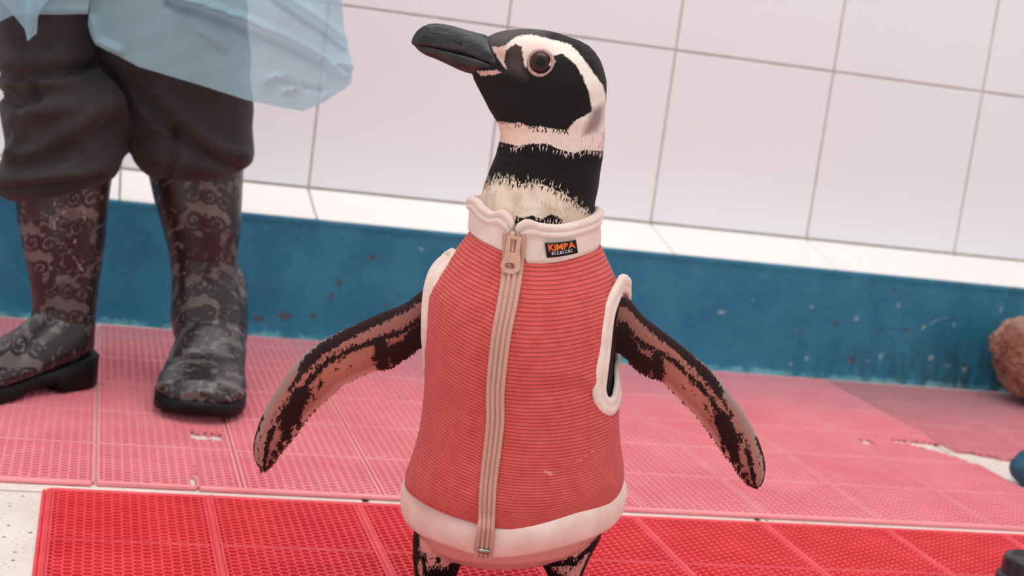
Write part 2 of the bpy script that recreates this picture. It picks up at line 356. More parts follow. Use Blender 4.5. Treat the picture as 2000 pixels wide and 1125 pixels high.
# worn places: a ripped corner on the right, a hole and a split on the left
def cut_mesh(src, x0, y0, gone):
    bm = bmesh.new(); bm.from_mesh(src); kill = []
    for f in bm.faces:
        c = f.calc_center_median()
        if gone(c.x + x0, c.y + y0): kill.append(f)
    bmesh.ops.delete(bm, geom=kill, context='FACES'); me = bpy.data.meshes.new('cut_panel'); bm.to_mesh(me); bm.free(); me.materials.append(src.materials[0]); return me
def rip(x, y):
    lo = np.interp(x, [.62, .632, .636, .652, .658, .69, .693, .705, .71, .74, .76, .775], [-.4, -.4, -.576, -.580, -.45, -.45, -.558, -.562, -.555, -.595, -.625, -.70])
    hi = np.interp(x, [.62, .636, .66, .69, .71, .78], [-.555, -.553, -.553, -.543, -.540, -.55]); return lo + .002 * math.sin(x * 900) < y < hi
def hole(x, y): return -.331 < x < -.296 and -.757 + .12 * (x + .33) + .003 * math.sin(x * 700) < y < -.728 - .004 * math.sin(x * 500)
def split(x, y): return abs(x + .3365 - .004 * math.sin(y * 70)) < .0022 and y < -.862
for i, j, fn in ((9, 2, rip), (2, 1, hole), (2, 0, split)):
    o = link('panel', cut_mesh(pmesh, PX0 + i * pw + .0011, PY0 + j * ph + .0005, fn), None, pink); o.location = (i * pw + .0011, j * ph + .0005, 0)
dusk = thing('floor_mat', 'dusty pink honeycomb rubber mat by the rock, right of the torn mat', 'mat', (.7785, -.725, .0))
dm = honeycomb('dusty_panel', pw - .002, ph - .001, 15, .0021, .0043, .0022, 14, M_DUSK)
for i in range(9):
    for j in range(4):
        me = dm; cut = lambda x: -.562 - .63 * (x - .762) + .003 * math.sin(x * 260)          # ragged slanting front edge
        x0_, y0_ = .7785 + i * pw, -.725 + j * ph
        if y0_ + ph < cut(x0_ + pw): continue
        if y0_ < cut(x0_):
            me = cut_mesh(dm, x0_, y0_, lambda x, y: y < cut(x))
            if not me.polygons: continue
        o = link('panel', me, None, dusk); o.location = (i * pw, j * ph, 0)

# ------------------------------------------------------------------ penguin
PF = Frame(-.087, -1.28); pp = PF.pp; CL = PF.c
peng = thing('penguin', 'black and white penguin in a ribbed red vest, head turned aside, flippers held out', 'penguin', PF.O, PF.rz)
NPH = 96
PHI = np.linspace(0, 2 * np.pi, NPH, endpoint=False)
def ring(L, R, b, egg=0.0, yc=0.0, shrink=0.0, phi=PHI, pw_=1.0):
    l, r = pp(*L), pp(*R); m = (l + r) / 2; a = np.linalg.norm(r - l) / 2 - shrink; ax = (r - l) / np.linalg.norm(r - l)
    u = np.cos(phi); s = np.sin(phi); s = np.sign(s) * np.abs(s) ** pw_
    P = m + np.outer(a * u, ax); P[:, 1] += yc + (b - shrink) * s * (1 + egg * u); return P
# vest rings: left silhouette, right silhouette, front height at the zip, depth
VT = [((919, 450), (1169, 472), 503, .050), ((893, 487), (1186, 508), 541, .059), ((864, 522), (1203, 545), 580, .068), ((840, 553), (1213, 578), 622, .075),
      ((832, 590), (1216, 620), 668, .080), ((830, 645), (1214, 680), 732, .083), ((831, 705), (1211, 745), 800, .085), ((828, 765), (1210, 815), 866, .088),
      ((820, 832), (1214, 868), 932, .092), ((807, 882), (1220, 905), 980, .095), ((796, 913), (1221, 925), 1012, .095), ((794, 932), (1219, 941), 1033, .094)]
VK = np.linspace(0, 1, len(VT)); ZX = 975.0
def vest_params(t):
    A = np.array([(*L, *R, f, b) for L, R, f, b in VT]); return cr(VK, A, t)
def vest_ring(row, phi, off=0.0, front_shift=0.0):
    lx, ly, rx, ry, fy, b = row; l, r = pp(lx, ly), pp(rx, ry); m = (l + r) / 2; a = np.linalg.norm((r - l)[:2]) / 2
    u = np.cos(phi); s = np.sin(phi); s = np.sign(s) * np.abs(s) ** .9
    fp = pp((lx + rx) / 2 - 20, fy, b); zf = fp[2]; uz = -.12
    gl = np.clip((uz - u) / (1 + uz), 0, 1) ** 1.45; grr = np.clip((u - uz) / (1 - uz), 0, 1) ** 1.9
    z = np.where(s < 0, zf + (l[2] - zf) * gl + (r[2] - zf) * grr, l[2] + (r[2] - l[2]) * (1 + u) / 2)
    return np.stack([m[0] + (a + off) * u, (b + off) * s, z], 1)
NV = 120; PV = np.linspace(0, 2 * np.pi, 200, endpoint=False); TV = np.linspace(0, 1, NV); rows = vest_params(TV)
VR = np.array([vest_ring(r, PV) for r in rows])                      # (NV,200,3)
# subtle drape folds
nv_ = vnoise(VR.reshape(-1, 3) * (1, 1, .5), 60, 11).reshape(NV, 200); rad = VR * (1, 1, 0); rad /= np.linalg.norm(rad, axis=2, keepdims=True) + 1e-9
VR += rad * (nv_ * .0012)[..., None]
fold = lambda pts, w, amp: amp * np.exp(-(line_dist(VR.reshape(-1, 3)[:, [0, 2]], PF.p2(pts, .08)) / w) ** 2).reshape(NV, 200) * (VR[..., 1] < 0)
for pts, w, amp in (([(955, 560), (940, 650), (945, 760), (925, 900)], .006, -.0022), ([(900, 520), (880, 640), (875, 760)], .012, .0018), ([(1168, 760), (1120, 730), (1060, 725)], .006, .0018),
                    ([(1165, 785), (1115, 765), (1050, 765)], .005, -.0015), ([(1028, 520), (1010, 640), (1000, 760)], .004, -.0012), ([(930, 720), (930, 800), (915, 950)], .004, -.0015)):
    VR += rad * fold(pts, w, amp)[..., None]
vest_V = VR.reshape(-1, 3); vest_F = grid_faces(NV, 200, False, True)
vest_bvh = BVHTree.FromPolygons([Vector(v) for v in vest_V], vest_F)
def cast(bvh, px, py, off=0.0):
    h = bvh.ray_cast(CL, PF.dir(px, py))
    if h[0] is None: return None, None
    n = h[1] if h[1].y < 0 or True else -h[1]
    if n.dot(PF.dir(px, py)) > 0: n = -n
    return np.array(h[0] + n * off), np.array(n)
# --- body pieces
pieces = []
trings = [vest_ring(r, PHI, -.0065) for r in vest_params(np.linspace(0, 1, 14))]
neck = [((930, 440), (1158, 452), .046, 0), ((931, 415), (1160, 425), .045, 0), ((937, 390), (1162, 398), .0445, 0), ((946, 360), (1169, 366), .043, 0), ((957, 330), (1173, 334), .042, 0), ((969, 300), (1178, 303), .041, 0), ((976, 272), (1181, 275), .041, .05),
        ((977, 252), (1182, 254), .0415, .1), ((970, 236), (1182, 236), .043, .18), ((956, 215), (1183, 215), .044, .25), ((946, 195), (1184, 195), .0445, .3), ((936, 176), (1185, 176), .0445, .46), ((927, 159), (1185, 159), .044, .46),
        ((922, 146), (1182, 146), .043, .46), ((927, 131), (1178, 131), .0415, .46), ((934, 116), (1172, 116), .0395, .46), ((939, 101), (1162, 101), .0365, .3), ((942, 89), (1150, 89), .0325, .3), ((946, 79), (1132, 79), .0275, .28), ((953, 71), (1109, 71), .0215, .25), ((968, 64), (1089, 64), .0155, .2), ((988, 59), (1066, 59), .009, .1)]
nr = [ring(L, R, b, e) for L, R, b, e in neck[::-1]]
low = [((795, 960), (1216, 968), .090), ((797, 990), (1207, 995), .086), ((804, 1020), (1192, 1022), .082), ((822, 1050), (1165, 1050), .073), ((860, 1073), (1115, 1073), .058), ((905, 1087), (1055, 1087), .034)]
lr = [ring(L, R, b, shrink=.003) for L, R, b in low]
pieces.append(loft(np.array(nr + trings + lr), pp(1028, 55.5), pp(980, 1092)))
# legs, feet, tail
def leg(rows_):
    R = [ring(L, Rr, b, yc=.005, phi=PHI[::4]) for L, Rr, b in rows_]; return loft(np.array(R))
pieces.append(leg([((815, 1010), (935, 1010), .045), ((806, 1045), (925, 1045), .044), ((805, 1085), (908, 1085), .036), ((809, 1125), (892, 1125), .026), ((818, 1165), (880, 1165), .019), ((826, 1195), (872, 1195), .016)]))
pieces.append(leg([((1040, 1010), (1186, 1010), .045), ((1040, 1050), (1174, 1050), .044), ((1052, 1088), (1153, 1088), .036), ((1070, 1125), (1138, 1125), .026), ((1082, 1165), (1130, 1165), .019), ((1088, 1195), (1122, 1195), .016)]))
for cx in (849, 1105):
    b = pp(cx, 1200, 0); b[2] = .012
    for dx, ln in ((-.026, .052), (0, .062), (.026, .052)):
        pieces.append(capsule(b + (0, .012, 0), (b[0] + dx, b[1] - ln, .0062), .0125, .0062))
    for dx in (-.013, .013): pieces.append(capsule(b + (dx * .3, 0, -.005), (b[0] + dx, b[1] - .045, .0045), .010, .0045))
pieces.append(capsule((0.0, .055, .075), (0.0, .115, .028), .03, .008, flat=.5))
# flippers as dense lens-shaped sheets
FL = dict(left=([(905, 560), (870, 556), (825, 568), (790, 593), (740, 613), (690, 636), (648, 655.5), (612, 677), (577, 711), (541, 760), (513, 810), (498, 853), (495, 881), (501, 904), (512, 919)],
                [(905, 690), (860, 682), (824, 680), (797, 696), (761, 718), (729, 725), (701, 736), (669, 752), (641, 778), (612, 804), (594, 825), (582, 843), (564, 866), (546, 889), (533, 909), (520, 921)]),
          right=([(1150, 590), (1190, 578), (1214, 580), (1230, 585), (1254, 614), (1282, 637), (1318, 664), (1358, 696), (1390, 724), (1422, 764), (1454, 808), (1478, 852), (1491, 888), (1495, 916), (1490, 942), (1482, 952)],
                 [(1150, 690), (1180, 684), (1204, 688), (1226, 704), (1246, 723), (1270, 736), (1290, 743), (1318, 768), (1342, 793), (1370, 823), (1390, 852), (1410, 880), (1430, 906), (1446, 930), (1462, 948), (1474, 953)]))
NS, NTT = 170, 44; flip_pts = []; flip_st = []; trail = {}
for side, (le, tr) in FL.items():
    le = resample(le, NS); tr = resample(tr, NS); ss = np.linspace(0, 1, NS); tt = (1 - np.cos(np.linspace(0, np.pi, NTT))) / 2
    top = np.zeros((NS, NTT, 3)); bot = np.zeros_like(top)
    for i, s in enumerate(ss):
        d0 = .004 - .022 * s; A, B = pp(*le[i], d0 + .006), pp(*tr[i], d0 - .010)
        h = (.0085 * (1 - .55 * s) + .006 * max(0, 1 - s / .2)) * np.sqrt(np.clip(1 - (2 * (tt ** .8) - 1) ** 2, 0, 1)) + .0011
        Pm = A + np.outer(tt, B - A); Pm[:, 1] += -.004 * np.sin(np.pi * tt)
        top[i] = Pm; top[i, :, 1] -= h; bot[i] = Pm; bot[i, :, 1] += h
    loop = np.concatenate([top, bot[:, ::-1]], 1); pieces.append(loft(loop))
    flip_pts += [top.reshape(-1, 3), bot.reshape(-1, 3)]; st = np.stack(np.meshgrid(ss, tt, indexing='ij'), -1).reshape(-1, 2); flip_st += [st, st]
    trail[side] = (.5 * (top[:, -1] + bot[:, -1]), top[:, -1] - top[:, -6])
body_me = fuse(pieces, .0019, 3)
B = verts_of(body_me); BN = normals_of(body_me); XZ = B[:, [0, 2]]
# --- plumage pattern as signed distances in the penguin's own upright plane
D = .035
brow = [(957, 90), (971, 92), (987, 88), (996, 78), (1013, 70), (1036, 67), (1058, 72), (1080, 78), (1098, 82), (1113, 87), (1129, 102), (1147, 124), (1162, 147), (1176, 164), (1183, 186), (1186, 215), (1186, 300), (1144, 293), (1120, 299), (1088, 288), (1066, 279), (1038, 280), (1013, 286), (979, 280), (960, 283),
        (960, 238), (976, 239), (1002, 242), (1013, 239), (1036, 247), (1058, 247), (1073, 250), (1109, 254), (1122, 236), (1136, 229), (1152, 221), (1156, 214), (1153, 196), (1149, 176), (1138, 149), (1127, 129), (1113, 116), (1098, 104), (1091, 107), (1080, 108), (1085, 121), (1078, 128), (1056, 130), (1032, 126), (1026, 132), (1023, 124), (1021, 105), (1019, 91), (1006, 86), (995, 92), (988, 99), (984, 112), (984, 122), (990, 136), (983, 131), (970, 112), (962, 100)]
chest = [(925, 378), (945, 364), (967, 353), (992, 351), (1016, 361), (1032, 357), (1048, 356), (1080, 369), (1109, 385), (1134, 405), (1150, 424), (1170, 445), (1170, 520), (900, 520), (900, 400)]
chest_dark = [(1003, 437), (1008, 423), (1022, 426), (1040, 421), (1060, 428), (1078, 418), (1098, 430), (1098, 440), (1060, 437), (1030, 436)]
belly = [(812, 1000), (816, 1049), (819, 1068), (816, 1080), (832, 1082), (834, 1098), (828, 1111), (850, 1106), (866, 1112), (880, 1106), (896, 1116), (905, 1135), (1060, 1135), (1047, 1107), (1080, 1097), (1105, 1092), (1112, 1080), (1124, 1090), (1136, 1078), (1150, 1070), (1162, 1052), (1176, 1036), (1176, 1000)]
white = np.full(len(B), -.02)
for poly, d in ((brow, D), (chest, .043), (belly, .034)): white = np.maximum(white, sd_poly(XZ, PF.p2(poly, d)))
white = np.minimum(white, -sd_poly(XZ, PF.p2(chest_dark, .045)))
for q in ([(812, 1078), (830, 1085), (828, 1102), (812, 1100)], [(852, 1082), (862, 1084), (860, 1100), (853, 1098)], [(893, 1092), (901, 1090), (896, 1100)]):
    white = np.minimum(white, -sd_poly(XZ, PF.p2(q, .03)))
thigh = np.maximum(sd_poly(XZ, PF.p2([(812, 1105), (822, 1095), (824, 1130), (816, 1132)], .03)), sd_poly(XZ, PF.p2([(1076, 1108), (1110, 1104), (1124, 1108), (1146, 1082), (1152, 1086), (1140, 1112), (1128, 1145), (1112, 1130), (1104, 1114), (1082, 1116)], .03)))
white = np.where(XZ[:, 1] < pp(980, 1060, .03)[2], np.maximum(white, thigh), white)
backmask = B[:, 1] > .012                                              # black mantle down the back of the bird
zneck = pp(1000, 300, D)[2]
white = np.where(backmask & (XZ[:, 1] < zneck), np.minimum(white, (.012 - B[:, 1])), white)
cw = np.tile(np.array(lin((244, 226, 214))), (len(B), 1)); cdk = np.tile(np.array(lin((25, 17, 18))), (len(B), 1)); amp = np.full(len(B), .006); 
def paint(C, w, col): w = np.clip(w, 0, 1)[:, None]; C[:] = C * (1 - w) + w * np.array(lin(col))
sm = lambda d, w: np.clip(d / w * .5 + .5, 0, 1)
zz = XZ[:, 1]; z1 = pp(1050, 225, D)[2]; z2 = pp(1050, 320, D)[2]; z3 = pp(1000, 800, .06)[2]
paint(cw, ((zz < z1) & (zz > z2)) * 1.0, (240, 214, 206)); paint(cw, ((zz < z1) & (zz > z2)) * sm(pp(1040, 260, D)[0] - XZ[:, 0], .03) * .7, (236, 188, 162))
paint(cw, ((zz < z2) & (zz > z3)) * (.75 + .25 * vnoise(B, 260, 5)), (234, 208, 184)); paint(cw, (zz < z3) * 1.0, (226, 176, 164))
paint(cw, ((zz < z2) & (zz > z3)) * np.clip(vnoise(B * (1, 1, .5), 420, 9), 0, 1) * .35, (160, 140, 120))
grey = sd_poly(XZ, PF.p2([(1158, 213), (1180, 204), (1178, 235), (1166, 258), (1138, 264), (1146, 240)], D)); paint(cw, sm(grey, .003), (150, 128, 128))
face = sd_poly(XZ, PF.p2([(950, 85), (990, 84), (992, 100), (990, 138), (972, 120)], D)); paint(cw, sm(face, .004), (214, 172, 160))
eyez = sd_poly(XZ, PF.p2([(1018, 88), (1050, 84), (1078, 100), (1082, 130), (1025, 134)], D)); paint(cw, sm(eyez, .006) * .6, (226, 182, 172))
crown = sd_poly(XZ, PF.p2([(940, 62), (1000, 52), (1060, 50), (1060, 66), (1010, 72), (990, 88), (955, 92)], D)); paint(cdk, sm(crown, .008), (96, 88, 86))  # crown grey is the forehead's sheen painted into the dark plumage colour
lore = sd_poly(XZ, PF.p2([(1000, 88), (1020, 90), (1024, 130), (1028, 152), (995, 140), (985, 118)], D)); paint(cdk, sm(lore, .004), (74, 56, 54))
gape = sd_poly(XZ, PF.p2([(922, 139), (970, 137), (986, 143), (960, 147), (936, 150)], D)); white = np.maximum(white, gape - .0004); paint(cw, sm(gape, .002), (206, 128, 112))
# flipper colouring in (along, across) coordinates
FP = np.concatenate(flip_pts); FS = np.concatenate(flip_st); kd = kdtree.KDTree(len(FP))
for i, p in enumerate(FP): kd.insert(p, i)
kd.balance()
lx, rx = pp(838, 640)[0], pp(1200, 640)[0]
isf = np.where((XZ[:, 0] < lx) | (XZ[:, 0] > rx))[0]; isf = isf[(zz[isf] > .1)]
zlo, zhi = pp(850, 560)[2], .5
ST = np.zeros((len(isf), 2)); keep = np.zeros(len(isf), bool)
for k, i in enumerate(isf):
    r = kd.find_n(B[i], 3); w = np.array([1 / (q[2] + 1e-5) for q in r]); ST[k] = sum(FS[q[1]] * ww for q, ww in zip(r, w)) / w.sum(); keep[k] = r[0][2] < .006
isf, ST = isf[keep], ST[keep]; MET = np.array([.215, .05]); Pst = ST * MET
# root hidden part takes ~14% of s; blotches are given from armhole (0) to tip (1)
def SS(s): return (.14 + .86 * s) * MET[0]
blobs = [([(-.05, .82), (.13, .86)], .015), ([(-.05, .6), (.06, .66)], .010), ([(-.1, .03), (.1, .03), (.3, .08), (.52, .17)], .0072), ([(.5, .2), (.63, .26)], .0032), ([(-.02, .42), (.1, .46), (.2, .4), (.33, .40), (.45, .42), (.55, .46), (.6, .5)], .0042),
         ([(.2, .5), (.24, .98)], .0072), ([(.14, .68), (.24, .74)], .006), ([(.62, .54), (.72, .66)], .0128), ([(.67, .46), (.74, .42)], .004), ([(.74, .70), (.8, .82)], .0072), ([(.7, .84), (.74, .98)], .0036), ([(.78, .84), (.82, .99)], .0042), ([(.84, .78), (.87, .99)], .0042), ([(.89, .76), (.91, 1.0)], .0044),
         ([(.8, .42), (.88, .52), (.96, .62)], .0056), ([(.80, -.03), (.9, -.01), (.97, .02), (1.0, .3)], .0062), ([(1.0, .2), (.965, .9)], .0052), ([(.93, .8), (.95, 1.0)], .004), ([(.50, .62), (.53, .7)], .0022), ([(.36, .7), (.38, .74)], .0012), ([(.3, .3), (.5, .32)], .0006), ([(.56, .58), (.58, .8)], .0018), ([(.42, .62), (.44, .66)], .0012), ([(.84, .2), (.94, .3)], .0012), ([(.62, .36), (.78, .3)], .0014), ([(.25, .34), (.4, .52)], .0012)]
dark = np.full(len(isf), -.02)
for pts, r in blobs: dark = np.maximum(dark, r * .86 - .0006 - line_dist(Pst, [(SS(a), b * MET[1]) for a, b in pts]))
front = BN[isf][:, 1] < .25
dark = np.where(front, dark, .02)
white[isf] = -dark; amp[isf] = .021
cwf = np.tile(np.array(lin((172, 113, 101))), (len(isf), 1)); s_, t_ = (ST[:, 0] - .14) / .86, ST[:, 1]
paint(cwf, sm(.12 - t_, .12) * sm(s_ - .25, .3), (146, 132, 128)); paint(cwf, np.exp(-((s_ - .42) / .16) ** 2 - ((t_ - .66) / .24) ** 2), (198, 132, 112))
paint(cwf, sm(s_ - .75, .15) * .6, (178, 138, 130)); paint(cwf, sm(t_ - .93, .08) * (s_ > .25) * .7, (240, 212, 198)); paint(cwf, sm(.1 - s_, .2) * .75, (120, 74, 72)); cw[isf] = cwf
cdk[isf] = np.array(lin((44, 24, 26)))
# feet black, leathery
feet = zz < .03; white[feet] = -.02
fattr(body_me, 'white', white); fattr(body_me, 'amp', amp); cattr(body_me, 'cwhite', cw); cattr(body_me, 'cdark', cdk)
t = NT('penguin_plumage', .7, .2); oc = t.coord((1, 1, .55)); n = t.noise(300, 5, .68, .3, oc); nb = t.noise(900, 2, .5, 0, t.coord((1, 1, .35))); n3 = t.noise(620, 3, .6, .2, oc); n = t.math('ADD', t.math('MULTIPLY', n, .5), t.math('MULTIPLY', n3, .5))
w = t.step(t.math('ADD', t.attr('white'), t.math('MULTIPLY', t.math('SUBTRACT', n, .5), t.attr('amp'))), -.0007, .0007)
cw_ = t.mix(t.math('MULTIPLY', t.step(nb, .35, .75), .14), t.attr('cwhite', True), (150, 120, 108)); cd_ = t.mix(t.math('MULTIPLY', t.step(nb, .5, .8), .10), t.attr('cdark', True), (70, 56, 55))
t.color(t.mix(w, cd_, cw_)); t.bump(nb, .35, .0012); t.set('Sheen Weight', .03); t.set('Sheen Roughness', .4); M_PLUM = t.m
body = link('body', body_me, M_PLUM, peng); body_bvh = bvh_of(body_me)
# --- short feather tufts on neck, thighs (uncountable) and flipper fringe
M_TUFT = NT('feather_tuft', .8, .2); M_TUFT.color(M_TUFT.attr('tuft', True)); M_TUFT = M_TUFT.m
def tufts(name, pts, nrm, dirs, length, width, cols):
    V, F, C = [], [], []
    for p, n_, d, l, c in zip(pts, nrm, dirs, length, cols):
        s = np.cross(d, n_); s = s / (np.linalg.norm(s) + 1e-9) * width; o = len(V)
        V += [p - s, p + s, p + d * l * .6 + n_ * l * .12 + s * .7, p + d * l * .6 + n_ * l * .12 - s * .7, p + d * l + n_ * l * .1]; F += [(o, o + 1, o + 2, o + 3), (o + 3, o + 2, o + 4)]; C += [c] * 5
    me = mesh(name, V, F); cattr(me, 'tuft', C); return tag(link(name, me, M_TUFT, peng), kind='stuff')
zc, zd = pp(1000, 436, .045)[2], pp(1000, 228, D)[2]
cand = np.where(((zz > zc) & (zz < zd)) | ((zz < pp(980, 1040, .08)[2]) & (zz > .035)))[0]; cand = cand[B[cand, 1] < .02]; cand = cand[np.abs(white[cand]) < .012]
near = np.exp(-(white[cand] / .0045) ** 2) + .12; pick = RNG.choice(cand, 5200, p=near / near.sum(), replace=False)
nz_ = BN[pick]; dd = np.tile((0, 0, -1.0), (len(pick), 1)) + RNG.normal(size=(len(pick), 3)) * .33; dd -= nz_ * np.sum(dd * nz_, 1)[:, None]; dd /= np.linalg.norm(dd, axis=1)[:, None]
up = white[pick] > 0
cols = np.where(up[:, None], cw[pick] * RNG.uniform(.8, 1.05, (len(pick), 1)), cdk[pick])
dd = np.where((up & (zz[pick] < pp(1000, 330, D)[2]) & (zz[pick] > .2))[:, None], -dd, dd)     # chest down sticks up over the black collar
tufts('neck_down', B[pick] - nz_ * .0006, nz_, dd, RNG.uniform(.004, .008, len(pick)), .00055, cols)
P_, N_, D_, L_, C_ = [], [], [], [], []
for side, (pts, tv) in trail.items():
    for i in range(int(NS * .2), NS - 4):
        for k in range(2):
            d = tv[i] / (np.linalg.norm(tv[i]) + 1e-9) + np.array((0, 0, -.5)) + RNG.normal(size=3) * .15; d /= np.linalg.norm(d)
            P_.append(pts[i] - d * .0025 + RNG.normal(size=3) * .0004); N_.append(np.array((0, -1.0, 0))); D_.append(d); L_.append(RNG.uniform(.003, .0062)); s = (i / NS - .14) / .86
            dk = (s < .26) or RNG.random() < (.16 if s < .62 else .5); C_.append(np.array(lin((44, 26, 28) if dk else (226, 188, 172))))
tufts('flipper_fringe', P_, N_, D_, L_, .0009, C_)
# --- beak
t = NT('beak_horn', .38, .5); n = t.noise(150, 4, .6, .4, t.coord((.4, 1, 1))); n2 = t.noise(60, 3, .6, .5, t.coord((.5, 1, 1)))
t.color(t.mix(t.step(n2, .58, .72), t.mix(t.step(n, .35, .7), (17, 15, 16), (50, 48, 49)), (92, 74, 72))); t.bump(n, .5, .002); M_BEAK = t.m
def beak_part(name, prof, lower):
    X = np.array([p[0] for p in prof], float); q = np.linspace(0, 1, 40); A = cr(np.linspace(0, 1, len(prof)), np.array(prof, float), q); R = []
    for x, yt, yb, w in A:
        T, Bm = pp(x, yt), pp(x, yb); ph = np.linspace(0, 2 * np.pi, 24, endpoint=False); c, h = (T + Bm) / 2, (T - Bm) / 2
        s = np.sin(ph); k = np.cos(ph); wide = w * np.sign(k) * np.abs(k) ** .8 * (1 - (.45 * s if not lower else -.45 * s))
        ring_ = c + np.outer(s, h); ring_[:, 1] += wide; R.append(ring_)
    V, F = loft(np.array(R)); return link(name, mesh(name, V, F), M_BEAK, peng)
beak_part('upper_beak', [(804, 80, 85, .001), (807, 71, 88, .0032), (815, 60, 91, .0048), (828, 50.5, 93, .006), (843, 46, 95, .0068), (862, 46.5, 99, .0074), (885, 51, 104, .008), (910, 58, 111, .0088), (932, 64, 120, .0112), (950, 69, 128, .0150), (968, 84, 134, .0182), (986, 112, 140, .0190), (998, 132, 142, .016)], False)
beak_part('lower_beak', [(809, 84, 89, .0012), (818, 86, 99, .0036), (832, 88, 108, .0050), (850, 92, 115, .0060), (872, 97, 125, .0070), (895, 102, 136, .0084), (915, 107, 143, .0102), (940, 114, 147, .0135), (965, 124, 146, .0172), (985, 132, 145, .018), (996, 138, 144, .015)], True)
V, F = capsule(pp(886, 79, .0083), pp(900, 84, .0092), .0007, .0009); link('nostril', mesh('nostril', V, F), simple('nostril_dark', (16, 12, 12)), peng)
# --- eyes
t = NT('eye_brown', .12, .3); xyz = t.sep(t.coord()); rr = t.math('SQRT', t.math('ADD', t.math('POWER', xyz[0], 2.0), t.math('POWER', xyz[2], 2.0))); t.color(t.mix(t.step(rr, .0036, .0048), (8, 6, 7), (58, 25, 23))); M_EYE = t.m
M_LID = simple('eye_ring_skin', (176, 138, 136), .5, .4, .1, 400)
e, en = cast(body_bvh, 1056, 123)
for sy in (1, -1):
    c = e * (1, sy, 1); bm = bmesh.new(); bmesh.ops.create_uvsphere(bm, u_segments=28, v_segments=18, radius=.0098); me = bpy.data.meshes.new('eye'); bm.to_mesh(me); bm.free()
    me.polygons.foreach_set('use_smooth', [True] * len(me.polygons)); o = link('eye', me, M_EYE, peng); o.location = c + np.array((0, .0032 * sy, 0)); o.scale = (1, .8, 1)
    ph = np.linspace(0, 2 * np.pi, 40, endpoint=False); V = []; nn = np.array(en) * (1, sy, 1)
    for a in ph:
        p = np.array((math.cos(a), 0, math.sin(a))); base = c + p * .0100; h = body_bvh.ray_cast(Vector((base[0], -.2 * sy, base[2])), Vector((0, sy, 0)))
        base[1] = h[0].y if h[0] else base[1]; base[1] = .5 * base[1] + .5 * c[1] - .0006 * sy
        for q in np.linspace(0, 2 * np.pi, 8, endpoint=False): V.append(base + p * .0016 * math.cos(q) + np.array((0, .0016 * math.sin(q), 0)))
    link('eye_ring', mesh('eye_ring', V, grid_faces(40, 8, True, True)), M_LID, peng)

# ------------------------------------------------------------------ vest and its pieces
loops = dict(left=[(882, 502, .012), (862, 518, .018), (848, 540, .022), (841, 570, .027), (838, 605, .030), (837, 650, .030), (836, 680, .024), (832, 698, .010), (830, 708, -.006), (832, 695, -.030), (835, 650, -.045), (838, 590, -.042), (850, 540, -.028), (868, 512, -.008)],
             right=[(1214, 553, .016), (1200, 582, .030), (1190, 610, .037), (1184, 645, .043), (1179, 690, .047), (1173, 735, .052), (1170, 765, .054), (1177, 786, .050), (1190, 795, .040), (1201, 786, .026), (1206, 762, .014), (1205, 730, -.004), (1206, 690, -.024), (1212, 640, -.040), (1222, 595, -.036), (1227, 572, -.018), (1224, 557, .002)])
LP = {k: resample(np.array([pp(*p) for p in v + v[:1]]), 90)[:-1] for k, v in loops.items()}
cen = np.array([vest_V[list(f)].mean(0) for f in vest_F]); hole = np.zeros(len(vest_F), bool)
for k, P in LP.items():
    side = cen[:, 0] < pp(870, 600)[0] if k == 'left' else cen[:, 0] > pp(1165, 600)[0]
    hole |= side & (sd_poly(cen[:, [1, 2]], P[:, [1, 2]]) > .0)
vm = mesh('vest', vest_V, [f for f, h in zip(vest_F, hole) if not h]); FY = rows[:, 4]
phase = np.interp(FY, [503, 600, 700, 800, 900, 1000, 1033], [0, 11, 22.5, 35.5, 50, 67, 75]); uu_ = np.cos(PV); ex_ = np.where(np.sin(PV) < 0, np.clip((-.12 - uu_) / .88, 0, 1) ** 1.15, np.clip((-.12 - uu_) / .88, 0, 1)); fattr(vm, 'rib', (phase[:, None] + 4.2 * np.sqrt(np.sin(np.pi * np.clip(TV * 1.02, 0, 1))).clip(0)[:, None] * ex_[None]).ravel())
bm = bmesh.new(); bm.from_mesh(vm); bmesh.ops.delete(bm, geom=[v for v in bm.verts if not v.link_faces], context='VERTS'); bm.to_mesh(vm); bm.free()
vv = verts_of(vm); st_ = np.full(len(vv), -1.0)
for px, py, r in ((1074, 923, 5), (1066, 918, 4), (1100, 958, 2.5), (994, 951, 3)): st_ = np.maximum(st_, r * .00043 - np.linalg.norm(vv[:, [0, 2]] - PF.p2([(px, py)], .085), axis=1))
st_ = np.maximum(st_, .0009 - line_dist(vv[:, [0, 2]], PF.p2([(1122, 902), (1150, 888), (1163, 880)], .07))); st_[vv[:, 1] > 0] = -1; fattr(vm, 'stain', st_)
t = NT('red_ribbed_jersey', .85, .2); rb = t.attr('rib'); fr = t.math('FRACT', rb); tri = t.math('ABSOLUTE', t.math('SUBTRACT', fr, .5)); line = t.step(tri, .30, .48)
n = t.noise(90, 4, .6); nf = t.noise(1500, 2, .6); c = t.mix(t.step(n, .3, .7), (206, 77, 74), (217, 90, 84)); c = t.mix(t.math('MULTIPLY', line, .66), c, (150, 36, 42)); c = t.mix(t.math('MULTIPLY', t.step(nf, .4, .8), .16), c, (240, 150, 140))
c = t.mix(t.math('MULTIPLY', t.step(t.math('ADD', t.attr('stain'), t.math('MULTIPLY', t.math('SUBTRACT', t.noise(700, 2), .5), .0016)), -.0002, .0006), .6), c, (238, 180, 170)); t.color(c)
t.bump(t.math('SUBTRACT', t.math('MULTIPLY', nf, .12), line), .7, .0011); t.set('Sheen Weight', .15); M_VEST = t.m
vest = link('vest', vm, M_VEST, peng); sol = vest.modifiers.new('cloth', 'SOLIDIFY'); sol.thickness = .0022; sol.offset = -1
